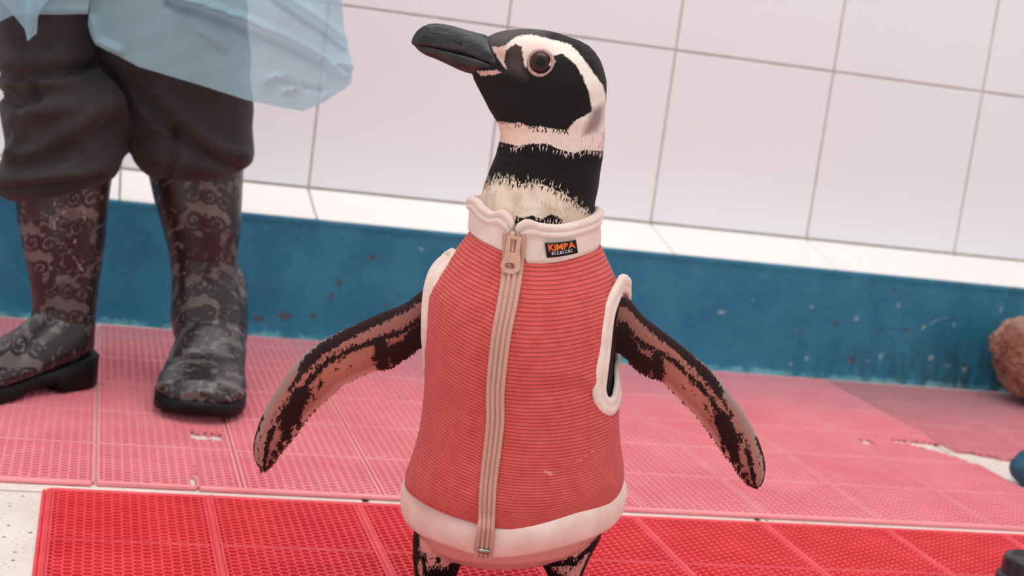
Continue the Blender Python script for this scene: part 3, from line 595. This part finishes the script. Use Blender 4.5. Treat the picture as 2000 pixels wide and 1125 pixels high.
t = NT('cream_knit', .9, .2); n = t.noise(1100, 3, .6); n2 = t.noise(40, 3); t.color(t.mix(t.step(n2, .3, .7), (230, 202, 190), (240, 217, 207))); t.bump(n, .35, .0006); t.set('Sheen Weight', .15); M_CREAM = t.m
def ribbon(P, N, prof, closed):
    """sweep a cross profile [(sideways, outward)] along points P with outward normals N"""
    P = np.asarray(P); N = np.asarray(N); n = len(P); V = []
    for i in range(n):
        tn = P[(i + 1) % n] - P[i - 1] if closed else P[min(i + 1, n - 1)] - P[max(i - 1, 0)]
        tn /= np.linalg.norm(tn) + 1e-12; b = np.cross(tn, N[i]); b /= np.linalg.norm(b) + 1e-12; nn = np.cross(b, tn)
        pr = prof(i / (n - 1)) if callable(prof) else prof
        V += [P[i] + b * a + nn * h for a, h in pr]
    return V, grid_faces(n, len(pr), closed, True) if True else None
for k, P in LP.items():
    N = P * (1, 1, 0) - np.array((pp(1022, 600)[0], 0, 0)) * (1, 0, 0); N /= np.linalg.norm(N, axis=1)[:, None]; N[:, 1] -= np.where(P[:, 1] < .01, .85 if k == 'left' else .25, 0); N[:, 2] = .12
    wd = .0085 if k == 'left' else .0082
    prof = [(-wd, -.0012), (-wd * .85, .0016), (-wd * .35, .0026), (-wd * .12, .0016), (wd * .1, .0030), (wd * .75, .0026), (wd, .0004), (wd * .8, -.0022), (-wd * .5, -.0026)]
    V, F = ribbon(P, N, prof, True); link('armhole_trim', mesh('armhole_trim', V, F), M_CREAM, vest)
# collar: two px curves (top rim, lower seam) plus the way round the back
ctop = [(1010, 452), (1008, 444), (1014, 434), (1030, 427), (1053, 434), (1091, 437), (1127, 430), (1150, 422), (1162, 415), (1168, 405)]
cbot = [(1028, 512), (1029, 512), (1032, 512.5), (1045, 513), (1060, 512), (1090, 509), (1120, 502), (1145, 494), (1163, 486), (1171, 472)]
ctl = [(922, 385), (930, 384), (937, 388), (949, 402), (967, 413), (982, 409), (991, 412), (999, 420), (1005, 434), (1003, 447)]
cbl = [(917, 448), (919, 450), (926, 462), (940, 474), (955, 481), (967, 486), (975, 490), (980, 492), (983, 494), (984, 494)]
def band3(pts, L, R, b, n):
    pts = resample(pts, n); out = []
    for x, y in pts:
        u = np.clip((x - (L + R) / 2) / ((R - L) / 2), -1, 1); out.append(pp(x, y, b * math.sqrt(1 - u * u)))
    return np.array(out)
def back_arc(a, b_, dep, n):
    th = np.linspace(0, np.pi, n + 2)[1:-1]; m = (a + b_) / 2; h = (a - b_) / 2
    return np.array([m + h * math.cos(q) + np.array((0, dep * math.sin(q), 0)) for q in th])
def wrap(right, left, L, R, b, n=46, nb=40):
    r = band3(right, L, R, b, n); l = band3(left, L, R, b, n); return np.concatenate([r, back_arc(r[-1], l[0], b, nb), l])
T_, B_ = wrap(ctop, ctl, 921, 1169, .0475), wrap(cbot, cbl, 916, 1172, .051)
def cloth_band(name, T, Bt, prof, mat, parent, axis_px):
    ax = pp(*axis_px); R = []
    for i in range(len(T)):
        o = (T[i] + Bt[i]) / 2 - ax; o[2] = 0; o /= np.linalg.norm(o); R.append([Bt[i] + (T[i] - Bt[i]) * v + o * h for v, h in prof])
    V, F = loft(np.array(R)); return link(name, mesh(name, V, F), mat, parent)
collar = cloth_band('collar', T_, B_, [(-.02, -.0025), (-.03, .0008), (.1, .0016), (.50, .0016), (.60, .0020), (.63, .0038), (.70, .0046), (.76, .0040), (.79, .0030), (.82, .0040), (.90, .0050), (.97, .0040), (1.0, .0018), (.98, -.0012), (.85, -.0026), (.4, -.0026)], M_CREAM, vest, (1044, 450))
hem_top_r = [(963, 1030), (985, 1032), (1009, 1033), (1040, 1028), (1072, 1020), (1124, 1003), (1165, 984), (1195, 966), (1211, 953), (1219, 940)]
hem_bot_r = [(959, 1089), (985, 1088), (1010, 1086), (1060, 1077), (1105, 1066), (1150, 1051), (1180, 1037), (1198, 1024), (1207, 1012), (1211, 1000)]
hem_top_l = [(795, 931), (799, 941), (806, 949), (820, 962), (842, 979), (866, 993), (895, 1007), (915, 1015), (930, 1021), (940, 1024)]
hem_bot_l = [(788, 990), (789, 1006), (794, 1018), (805, 1031), (825, 1045), (850, 1056), (880, 1068), (900, 1074), (918, 1080), (928, 1083)]
HT, HB = wrap(hem_top_r, hem_top_l, 793, 1220, .094), wrap(hem_bot_r, hem_bot_l, 787, 1212, .089)
hem = cloth_band('hem_band', HT, HB, [(-.01, -.0022), (-.03, .0004), (.06, .0022), (.18, .0034), (.4, .0042), (.65, .0042), (.88, .0026), (.97, .0012), (1.02, .0004), (1.0, -.002), (.6, -.0015)], M_CREAM, vest, (1005, 960))
# zip
zc_ = resample([(1005, 456), (1003, 500), (999, 545), (990, 600), (981, 645), (975, 690), (970, 740), (968, 780), (968, 822), (962, 880), (954, 950), (951, 1015), (948, 1050), (944, 1086)], 110)
ZP, ZN = [], []
for x, y in zc_:
    p, n_ = cast(vest_bvh, x, y, .0012)
    if p is None or y < 505 or y > 1022:
        b = np.interp(y, [456, 505, 1022, 1086], [.0500, .0530, .0955, .0905]); p = pp(x, y, b); n_ = np.array((0, -1.0, 0))
        if y <= 505: p[1] -= .0015
        else: p[1] -= .0045
    ZP.append(p); ZN.append(n_)
ZP, ZN = np.array(ZP), np.array(ZN)
for _ in range(4):
    ZP[1:-1] = .25 * ZP[:-2] + .5 * ZP[1:-1] + .25 * ZP[2:]; ZN[1:-1] = .25 * ZN[:-2] + .5 * ZN[1:-1] + .25 * ZN[2:]
def zprof(q):
    w = np.interp(q, [0, .15, .4, 1], [.0098, .0086, .0078, .0068])
    return [(-w, -.001), (-w, .0011), (-w * .62, .0014), (-w * .50, -.0004), (-w * .44, .0018), (-w * .30, .0026), (-w * .12, .0022), (0, -.0005), (w * .12, .0022), (w * .30, .0026), (w * .44, .0018), (w * .50, -.0004), (w * .62, .0014), (w, .0011), (w, -.001)]
t = NT('tan_zip_tape', .6, .4); n = t.noise(600, 3, .6, 0, t.coord((1, 1, 2))); t.color(t.mix(t.step(n, .3, .75), (194, 142, 127), (212, 162, 146))); t.bump(n, .4, .0006); M_ZIP = t.m
V, F = ribbon(ZP, ZN, zprof, False); link('zip', mesh('zip', V, F), M_ZIP, vest)
def plate(name, outer, holes, px0, off, mat, parent, thick=.0009, bev=.0004):
    """flat plate with holes cut from outline points given about px0, laid on the zip"""
    c = bpy.data.curves.new(name, 'CURVE'); c.dimensions = '2D'; c.fill_mode = 'BOTH'; c.extrude = thick; c.bevel_depth = bev; c.bevel_resolution = 1
    for L in [outer] + holes:
        s = c.splines.new('POLY'); s.points.add(len(L) - 1); s.use_cyclic_u = True
        for p, (x, y) in zip(s.points, L): p.co = ((x - px0[0]) * .000415, -(y - px0[1]) * .000415, 0, 1)
    o = bpy.data.objects.new(name, c); COL.objects.link(o); dg = bpy.context.evaluated_depsgraph_get(); dg.update(); me = bpy.data.meshes.new_from_object(o.evaluated_get(dg)); bpy.data.objects.remove(o); me.materials.clear()
    n = link(name, me, mat, parent); n.location = pp(px0[0], px0[1], off); n.rotation_euler = (math.radians(90), 0, 0); return n
ell = lambda cx, cy, a, b, k=28, r=(0, 360): [(cx + a * math.cos(math.radians(q)), cy + b * math.sin(math.radians(q))) for q in np.linspace(r[0], r[1], k, endpoint=(r[1] - r[0] < 360))]
M_PULL = simple('painted_zip_metal', (212, 164, 142), .35, .5, .04, 200, metal=.1)
plate('zip_pull', [(988, 462), (1014, 462), (1014, 490), (1019, 510)] + ell(1001, 520, 19, 15, 20, (-10, 190)) + [(986, 508), (988, 490)], [ell(1000, 520, 11.5, 7.5), [(994, 466), (1007, 466), (1007, 494), (995, 494)]], (1000, 490), .0615, M_PULL, vest)
V, F = capsule(pp(1001, 459, .056), pp(1001, 490, .0592), .0034, .0026, flat=.7); link('zip_slider', mesh('zip_slider', V, F), M_PULL, vest)
V, F = capsule(pp(938, 1075, .099), pp(953, 1077, .099), .0026, .0026, flat=.8); link('zip_stop', mesh('zip_stop', V, F), simple('zip_steel', (150, 145, 140), .3, .5, .1, 300, metal=.8), vest)
# stitched brand tag with lettering
lab = [(1064, 474.5), (1125, 468.5), (1129, 494), (1068.5, 503.5)]
def lab_pt(u, v, off):
    a = np.array(lab[0]) * (1 - u) + np.array(lab[1]) * u; b = np.array(lab[3]) * (1 - u) + np.array(lab[2]) * u; x, y = a * (1 - v) + b * v + np.array((0, 1.5 * math.sin(u * math.pi)))
    uu = np.clip((x - 1044.5) / 126, -1, 1); return pp(x, y, .0505 * math.sqrt(1 - uu * uu) + .0022 + off)
R = [[lab_pt(u, v, h) for v, h in ((-.0, -.001), (0, .0006), (.5, .0008), (1, .0006), (1, -.001))] for u in np.linspace(0, 1, 16)]
V, F = loft(np.array(R)); label = link('brand_tag', mesh('brand_tag', V, F), simple('black_tag_cloth', (34, 26, 30), .8, .2, .15, 800), vest)
def tag_text(name, body_, u0, u1, v0, v1, mat, bold=.02):
    c = bpy.data.curves.new(name, 'FONT'); c.body = body_; c.size = 1; c.offset = bold; o = bpy.data.objects.new(name, c); COL.objects.link(o); dg = bpy.context.evaluated_depsgraph_get(); dg.update()
    me = bpy.data.meshes.new_from_object(o.evaluated_get(dg)); bpy.data.objects.remove(o); v = verts_of(me); lo, hi = v.min(0), v.max(0)
    nv = np.array([lab_pt(u0 + (p[0] - lo[0]) / (hi[0] - lo[0]) * (u1 - u0), v1 - (p[1] - lo[1]) / (hi[1] - lo[1]) * (v1 - v0), .0011) for p in v])
    me.vertices.foreach_set('co', nv.astype(np.float32).ravel()); me.update(); me.materials.clear(); return me
t = NT('orange_thread', .8, .2); t.color((240, 112, 52)); M_OR = t.m
link('lettering', tag_text('lettering', 'KiMBA', .09, .95, .10, .56, M_OR, .035), M_OR, vest)
t = NT('grey_thread', .8, .2); t.color((176, 172, 178)); M_GY = t.m
V, F = [], []
for k in range(8):                                                     # the second line is too small to read: a row of pale stitched marks
    u0 = .17 + k * .088
    for (a, b_, c_, d_) in (((0, .62, .022, .84)), ((.022, .62, .06, .67 if k % 3 else .84)), ((.03, .78, .066, .84))):
        o = len(V); V += [lab_pt(u0 + a, b_, .0012), lab_pt(u0 + c_, b_, .0012), lab_pt(u0 + c_, d_, .0012), lab_pt(u0 + a, d_, .0012)]; F.append((o, o + 1, o + 2, o + 3))
tag(link('lettering', mesh('lettering_small', V, F), M_GY, vest))

# ------------------------------------------------------------------ person: boots, trousers, disposable gown
GF = Frame(-.40, -.60)
man = thing('person', 'person in dark trousers, patterned rubber boots and a pale blue plastic gown', 'person', GF.O, GF.rz)
def gp(px, py, wx, wy, d=0.0):
    """point on the upright plane through world (wx,wy), in the person's frame"""
    q = GF.I @ Vector((wx, wy, 0)); return GF.pp(px, py, -q.y + d)
def gring(L, R, b, wx, wy, n=40, yc=0.0):
    l, r = gp(*L, wx, wy), gp(*R, wx, wy); m = (l + r) / 2; ph = np.linspace(0, 2 * np.pi, n, endpoint=False); P = m + np.outer(np.cos(ph), (r - l) / 2); P[:, 1] += b * np.sin(ph) + yc; return P
def boot(shaft, anchor, heel, direc, tilt, lift, wide, tall, uvmode):
    pcs = [loft(np.array([gring(L, R, b, *anchor, yc=yc) for L, R, b, yc in shaft]))]
    d = np.array((*direc, 0.)); d /= np.linalg.norm(d); Mi = np.array(GF.I.to_3x3()); d = Mi @ d; h = np.array(GF.I @ Vector((*heel, 0))); sd = np.array((-d[1], d[0], 0)); upv = np.array((0, 0, 1.0))
    f2 = d * math.cos(tilt) + upv * math.sin(tilt); u2 = upv * math.cos(tilt) - d * math.sin(tilt); h = h + upv * lift
    R = []
    for s, w, z0, z1 in ((-.012, .012, .05, .07), (-.004, .026, .036, .10), (.02, .036, .030, .12), (.05, .038, .026, .099), (.085, .0375, .02, .077), (.115, .040, .016, .064), (.145, .044, .014, .057), (.175, .0465, .013, .053), (.205, .044, .013, .048), (.228, .035, .015, .048), (.243, .020, .019, .036)):
        ph = np.linspace(0, 2 * np.pi, 32, endpoint=False); k, q = np.cos(ph), np.sin(ph); w *= wide; z1 = z1 * tall if .01 < s < .13 else z1; zc, zh = (z0 + z1) / 2, (z1 - z0) / 2; wid = w * np.sign(k) * np.abs(k) ** .85 * (1 - .28 * q)
        R.append(h + f2 * s + np.outer(wid, sd) + np.outer(zc + zh * np.sign(q) * np.abs(q) ** .8, u2))
    pcs.append(loft(np.array(R))); me = fuse(pcs, .0021, 18)
    v = verts_of(me); s = (v - h) @ d; uv = np.stack([v[:, 0], v[:, 2] + (.9 * v[:, 1] if uvmode else 0)], 1); uv += .004 * np.stack([vnoise(v, 60, 1), vnoise(v, 60, 2)], 1)
    # damask print: scalloped flowers ringed by scrolls and leaves
    sdm = np.full(len(v), -.02); cw_, ch_ = .105, .12
    for ox, oz in ((0, 0), (.5, .5)):
        q = (uv / (cw_, ch_) + (ox + .31, oz + .12)); q = (q - np.round(q)) * (cw_, ch_); r = np.linalg.norm(q, axis=1); a = np.arctan2(q[:, 1], q[:, 0])
        fl = .027 * (1 + .13 * np.cos(9 * a)) * (1 + .25 * np.sin(a)) - r; fl = np.minimum(fl, np.abs(r - .013 * (1 + .15 * np.cos(7 * a))) + .0015 - .0022); sdm = np.maximum(sdm, fl)
        for ang, rr_, chir in ((.5, .036, 1), (2.64, .036, -1), (-.35, .040, -1), (3.49, .040, 1), (1.57, .044, 1), (-1.57, .040, -1)):
            p = q - rr_ * np.array((math.cos(ang), math.sin(ang))); r2 = np.linalg.norm(p, axis=1); a2 = np.arctan2(p[:, 1], p[:, 0]) * chir + ang; sp_ = (r2 - .0011 * a2) % .0069
            sdm = np.maximum(sdm, np.where(r2 < .0125, .0025 - np.abs(sp_ - .0034), -.01))
        for ang, rr_ in ((1.05, .030), (2.1, .030), (-.9, .034), (-2.24, .034)):
            c_ = rr_ * np.array((math.cos(ang), math.sin(ang))); e = np.array((math.cos(ang + .6), math.sin(ang + .6))) * .009; sdm = np.maximum(sdm, .0052 - seg_dist(q, c_ - e, c_ + e))
    fattr(me, 'print', sdm); scuff = np.full(len(v), -1.0)
    if not uvmode:
        for l in ([(105, 425), (112, 455), (118, 480)], [(100, 440), (128, 410), (165, 405)], [(140, 440), (150, 480)], [(125, 470), (150, 510), (165, 535)], [(85, 415), (102, 420)], [(105, 385), (112, 405), (122, 420)], [(165, 400), (166, 430)]):
            scuff = np.maximum(scuff, .0004 - line_dist(v[:, [0, 2]], [gp(x, y, *anchor, .04)[[0, 2]] for x, y in l]))
    fattr(me, 'scuff', scuff)
    b = link('boot', me, M_BOOT, man)
    # sole with heel block
    R = []
    for s, w, z0, z1 in ((-.016, .016, .004, .045), (-.013, .028, .0, .043), (.005, .038, .0, .042), (.045, .040, .0, .034), (.058, .040, .003, .032), (.062, .039, .012, .030), (.095, .038, .010, .026), (.12, .043, .002, .022), (.15, .047, .0, .021), (.18, .049, .0, .020), (.21, .046, .001, .020), (.234, .036, .004, .022), (.248, .020, .009, .024), (.252, .006, .013, .022)):
        R.append([h + f2 * s + sd * a + u2 * z for a, z in ((lambda w: ((-w * .94, z0), (-w, z0 + .003), (-w, z1 - .002), (-w * .8, z1), (w * .8, z1), (w, z1 - .002), (w, z0 + .003), (w * .94, z0)))(w * wide))])
    V, F = loft(np.array(R)); link('sole', mesh('sole', V, F), M_SOLE, b); return b
t = NT('damask_rubber', .32, .5); n = t.noise(170, 4, .65); n2 = t.noise(25, 3, .6); m = t.step(t.math('ADD', t.attr('print'), t.math('MULTIPLY', t.math('SUBTRACT', n, .5), .009)), -.0006, .0006)
c = t.mix(t.step(n2, .35, .7), (90, 82, 81), (114, 106, 101)); c = t.mix(m, c, (42, 33, 35)); sc_ = t.step(t.math('ADD', t.attr('scuff'), t.math('MULTIPLY', t.math('SUBTRACT', t.noise(300, 4), .5), .009)), -.0006, .0008); c = t.mix(t.math('MULTIPLY', sc_, .75), c, (190, 165, 155)); t.color(c); M_BOOT = t.m
M_SOLE = simple('black_rubber_sole', (15, 11, 12), .55, .25, .2, 60)
boot([((24, 340), (222, 335), .058, 0), ((27, 375), (216, 370), .058, 0), ((33, 420), (211, 418), .056, 0), ((42, 470), (207, 468), .052, 0), ((52, 520), (200, 518), .046, 0), ((60, 560), (194, 558), .043, 0), ((63, 600), (189, 598), .042, 0), ((56, 640), (187, 640), .042, 0), ((48, 680), (184, 680), .040, 0)], (-.478, -.535), (-.469, -.526), (-.74, -.67), 0, .0005, 1.0, 1.0, False)
boot([((284, 318), (478, 312), .060, .004), ((290, 345), (476, 340), .060, .004), ((303, 400), (473, 398), .057, .002), ((319, 450), (470, 450), .052, 0), ((331, 500), (464, 500), .047, 0), ((335, 540), (463, 540), .046, -.002), ((334, 580), (470, 580), .048, -.006), ((333, 620), (478, 620), .052, -.010), ((338, 650), (478, 650), .050, -.012)], (-.287, -.500), (-.291, -.447), (-.14, -.98), math.radians(-2), .012, 1.15, 1.38, True)
# trousers
def leg_loft(rows_, anchor, n=48):
    return loft(np.array([gring(L, R, b, *anchor, n=n, yc=yc) for L, R, b, yc in rows_]))
aL, aR = (-.478, -.545), (-.290, -.520)
tl = leg_loft([((-30, -560), (200, -560), .10, .0), ((-60, -420), (170, -420), .105, 0), ((-50, -250), (165, -250), .10, 0), ((-35, -100), (170, -100), .09, 0), ((-22, 0), (174, 0), .082, 0), ((-12, 60), (178, 60), .08, 0), ((-2, 125), (183, 125), .079, 0), ((-9, 155), (205, 150), .085, -.004), ((4, 183), (228, 180), .078, 0), ((-5, 205), (240, 205), .084, -.004), ((2, 250), (247, 240), .085, 0), ((10, 290), (243, 270), .083, 0), ((0, 315), (236, 295), .083, -.003), ((-8, 345), (234, 322), .082, -.004), ((-4, 372), (229, 340), .078, -.003), ((18, 385), (222, 352), .068, 0)], aL)
tr_ = leg_loft([((130, -560), (340, -560), .10, 0), ((140, -420), (390, -420), .11, 0), ((150, -250), (430, -250), .105, 0), ((158, -100), (465, -100), .095, 0), ((165, 0), (482, 0), .09, 0), ((176, 85), (489, 85), .086, 0), ((186, 140), (489, 140), .084, 0), ((206, 190), (489, 190), .082, 0), ((240, 245), (491, 245), .082, 0), ((258, 285), (496, 275), .083, -.003), ((266, 312), (499, 298), .084, -.004), ((281, 332), (497, 315), .08, -.003), ((297, 345), (478, 332), .07, 0)], aR)
hip = loft(np.array([gring((-50, -470), (360, -470), .12, -.39, -.535), gring((-25, -640), (330, -640), .12, -.39, -.535), gring((-5, -800), (300, -800), .10, -.39, -.535)]))
tm_ = fuse([tl, tr_, hip], .0042, 4); v = verts_of(tm_); nn = normals_of(tm_); vx = v[:, [0, 2]]
disp = vnoise(v * (1, 1, 1.6), 30, 21) * .003 + vnoise(v * (1, 1, 2), 70, 22) * .0012
fr_ = nn[:, 1] < .2
for an, pts, w, a in ((aL, [(-10, 150), (40, 146), (89, 143), (174, 130)], .007, -.011), (aL, [(-10, 128), (60, 122), (170, 108)], .012, .006), (aL, [(0, 194), (36, 205), (75, 195), (66, 172), (32, 160)], .006, -.010), (aL, [(60, 215), (120, 205), (200, 180)], .012, .008), (aL, [(20, 308), (71, 295), (120, 262), (171, 228), (215, 205)], .010, .009), (aL, [(40, 325), (100, 312), (160, 285), (215, 245)], .009, -.008), (aL, [(0, 356), (50, 348), (107, 340), (178, 338), (228, 302)], .008, .008), (aL, [(0, 375), (60, 362), (120, 356), (200, 348)], .005, -.008), (aL, [(20, 235), (38, 262), (28, 292)], .006, .008),
                     (aR, [(262, 178), (290, 205), (320, 228), (356, 265), (409, 304), (462, 328)], .008, -.011), (aR, [(310, 180), (345, 222), (378, 254), (427, 293), (475, 308)], .010, .009), (aR, [(345, 256), (338, 300), (334, 345)], .005, -.006), (aR, [(362, 285), (352, 340)], .006, .004), (aR, [(186, 140), (212, 190), (240, 235), (262, 290)], .008, .008), (aR, [(205, 135), (232, 185), (262, 235)], .007, -.006), (aR, [(215, 120), (300, 140), (420, 185)], .012, .005), (aR, [(270, 275), (320, 268), (341, 262)], .006, -.006)):
    q = line_dist(vx, [gp(x, y, *an, .07)[[0, 2]] for x, y in pts]); side = vx[:, 0] < gp(182, 60, *aL, .07)[0] + .045 if an is aL else vx[:, 0] > gp(182, 60, *aR, .07)[0] - .03
    disp += np.where(fr_, a * np.exp(-(q / w) ** 2), 0)
v += nn * disp[:, None]; tm_.vertices.foreach_set('co', v.astype(np.float32).ravel()); tm_.update()
t = NT('charcoal_twill', .75, .3); n = t.noise(900, 2, .6); n2 = t.noise(30, 4, .6); c = t.mix(t.step(n2, .3, .7), (44, 36, 37), (54, 45, 46)); lint = t.step(t.noise(130, 3, .7), .75, .8); c = t.mix(t.math('MULTIPLY', lint, .35), c, (150, 140, 138)); t.color(c); t.bump(n, .2, .0006); t.set('Sheen Weight', .08)
link('trousers', tm_, t.m, man)
# gown
def gown_sheet(curves, depths, anchor, n, m, folds, wav):
    """curves: list of px polylines (bottom to top), depths: matching [(d left .. right)]"""
    C = [resample(c, n, False) for c in curves]; Dp = [np.interp(np.linspace(0, 1, n), np.linspace(0, 1, len(d)), d) for d in depths]; k = np.r_[np.linspace(0, 1.0, len(C))]
    q = np.linspace(0, 1, m); G = np.zeros((m, n, 3)); PX = np.zeros((m, n, 2))
    for i in range(n):
        col = np.array([c[i] for c in C]); dd_ = np.array([d[i] for d in Dp])
        xs = np.interp(q, k, col[:, 0]); ys = np.interp(q, k, col[:, 1]); ds = np.interp(q, k, dd_)
        for j in range(m): PX[j, i] = xs[j], ys[j]; G[j, i] = gp(xs[j], ys[j], *anchor, ds[j])
    P = PX.reshape(-1, 2); off = np.zeros(len(P))
    for pts, w, a in folds: off += 1.5 * a * np.exp(-(line_dist(P, pts) / w) ** 2)
    off += wav * vnoise(G.reshape(-1, 3) * (1, 0, 1), 45, 31) + wav * .3 * vnoise(G.reshape(-1, 3) * (1, 0, 1), 150, 32)
    G = G.reshape(-1, 3); G[:, 1] -= off; return list(G), grid_faces(m, n)
bot = [(172, 48), (177, 68), (186, 86), (205, 97), (225, 106), (270, 130), (330, 148), (390, 166), (480, 195), (540, 208), (592, 217), (618, 207), (641, 195), (664, 180), (686, 164)]
c0 = [(176, 0), (300, -30), (480, -10), (600, 60), (650, 100), (689, 128)]; c0b = [(178, -60), (330, -100), (500, -80), (640, -20), (672, 55)]; c1 = [(165, -250), (400, -260), (655, -200)]; c2 = [(140, -700), (330, -700), (480, -700)]
sh = [gown_sheet([bot, c0, c0b, c1, c2], [(.115, .13, .12, .08), (.115, .12, .11, .07), (.11, .11, .10, .06), (.11, .13, .08), (.12, .14, .10)], aR, 110, 110,
                 [([(340, -5), (400, 12), (472, 37), (553, 70), (635, 112), (674, 148)], 7, .010), ([(330, 8), (395, 26), (465, 50), (548, 84), (628, 124)], 9, -.006), ([(530, -5), (594, 37), (635, 63), (674, 96)], 8, -.010), ([(545, -15), (604, 22), (650, 55), (676, 78)], 8, .007), ([(522, 156), (545, 148), (556, 150)], 5, .006), ([(560, 162), (600, 172), (630, 176)], 5, -.005), ([(555, 178), (585, 172)], 4, .006), ([(390, 60), (420, 80), (440, 96)], 5, .003), ([(660, 120), (690, 128)], 6, .010), ([(632, 112), (634, 190)], 5, .003), ([(180, 40), (190, 80), (230, 100)], 8, .006)], .0030)]
sh.append(gown_sheet([[(-60, 70), (0, 42), (25, 30), (74, 28), (120, 28.5), (172, 27)], [(-60, -60), (60, -60), (182, -60)], [(-60, -300), (60, -300), (185, -300)], [(-40, -700), (60, -700), (160, -700)]], [(.10, .11, .105), (.115, .115, .11), (.12, .125, .12), (.125, .125, .125)], aL, 50, 40, [([(75, 20), (172, 19)], 4, .003)], .003))
sh.append(gown_sheet([[(53, 70), (54.5, 78), (57, 80), (64, 72), (72, 65)], [(48, 56), (56, 58), (66, 50), (74, 34)], [(24, 27), (45, 20), (70, 12), (84, 12)], [(-2, -3), (30, -10), (60, -10), (98, -3)], [(-60, -70), (30, -80), (140, -70)]], [(.125, .13, .125), (.125, .135, .125), (.12, .14, .125), (.12, .14, .12), (.115, .13, .115)], aL, 30, 50, [([(60, 0), (58, 75)], 10, .008)], .002))
V, F = [], []
for a, b in sh: o = len(V); V += a; F += [tuple(i + o for i in f) for f in b]
t = NT('pale_blue_film', .35, .5); n = t.noise(45, 4, .6, .5); t.color(t.mix(n, (176, 216, 230), (196, 226, 236))); t.bump(t.noise(70, 4, .6, 1.0), .18, .004)
tr = t.new('ShaderNodeBsdfTransparent'); tr.inputs[0].default_value = (.93, .97, 1, 1); tl_ = t.new('ShaderNodeBsdfTranslucent'); tl_.inputs[0].default_value = lin4((176, 216, 232))
m1 = t.new('ShaderNodeMixShader'); m1.inputs[0].default_value = .5; t.t.links.new(t.b.outputs[0], m1.inputs[1]); t.t.links.new(tl_.outputs[0], m1.inputs[2])
m2 = t.new('ShaderNodeMixShader'); m2.inputs[0].default_value = .24; t.t.links.new(m1.outputs[0], m2.inputs[1]); t.t.links.new(tr.outputs[0], m2.inputs[2]); t.t.links.new(m2.outputs[0], t.n['Material Output'].inputs[0])
link('gown', mesh('gown', V, F), t.m, man)

# ------------------------------------------------------------------ rock, teal object, black cap
def lump(name, size, seed, mat, sub=5, rough=.12):
    bm = bmesh.new(); bmesh.ops.create_icosphere(bm, subdivisions=sub, radius=1); me = bpy.data.meshes.new(name); bm.to_mesh(me); bm.free(); v = verts_of(me)
    v = v * (1 + rough * vnoise(v, 1.7, seed) + rough * .45 * vnoise(v, 4.5, seed + 1) + rough * .18 * vnoise(v, 13, seed + 2) + rough * .10 * vnoise(v, 31, seed + 3))[:, None] * size
    v[:, 2] -= v[:, 2].min(); me.vertices.foreach_set('co', v.astype(np.float32).ravel()); me.polygons.foreach_set('use_smooth', [True] * len(me.polygons)); me.update(); me.materials.append(mat); return me
t = NT('red_brown_rock', .8, .3); n = t.noise(22, 6, .65, .6); n2 = t.noise(60, 5, .7); z = t.sep(t.coord())[2]
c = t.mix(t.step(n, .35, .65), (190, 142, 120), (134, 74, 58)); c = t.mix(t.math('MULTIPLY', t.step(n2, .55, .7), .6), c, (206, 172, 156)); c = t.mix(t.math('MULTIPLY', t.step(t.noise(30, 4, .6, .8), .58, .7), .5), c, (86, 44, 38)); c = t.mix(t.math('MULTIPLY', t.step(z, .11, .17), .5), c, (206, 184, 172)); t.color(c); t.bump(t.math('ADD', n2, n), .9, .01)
rock = tag(link('rock', lump('rock', np.array((.100, .085, .076)), 3, t.m, 6, .2)), 'rough reddish brown rock against the blue plinth', 'rock'); rock.location = (1.125, -.235, 0)
teal = tag(link('painted_stone', lump('painted_stone', np.array((.032, .028, .026)), 8, simple('teal_paint', (34, 84, 104), .5, .4, .15, 60), 4, .08)), 'small rounded dark teal lump on the bare floor beside the torn mat', 'stone'); teal.location = (.802, -.738, FZ)
prof = [(0, .0), (.030, .0), (.0325, .002), (.0325, .017), (.031, .0195), (.0285, .020), (.028, .022), (.028, .036), (.0265, .0395), (.023, .041), (.0215, .040), (.020, .037), (.006, .036), (0, .036)]
R = [[(r * math.cos(a), r * math.sin(a), z) for a in np.linspace(0, 2 * np.pi, 40, endpoint=False)] for r, z in prof[1:-1]]
V, F = loft(np.array(R)); cap = tag(link('rubber_cap', mesh('rubber_cap', V, F), simple('black_rubber', (38, 32, 36), .35, .5, .1, 90)), 'black stepped rubber cap lying on the red mat', 'cap'); cap.location = (.512, -1.172, .0012)
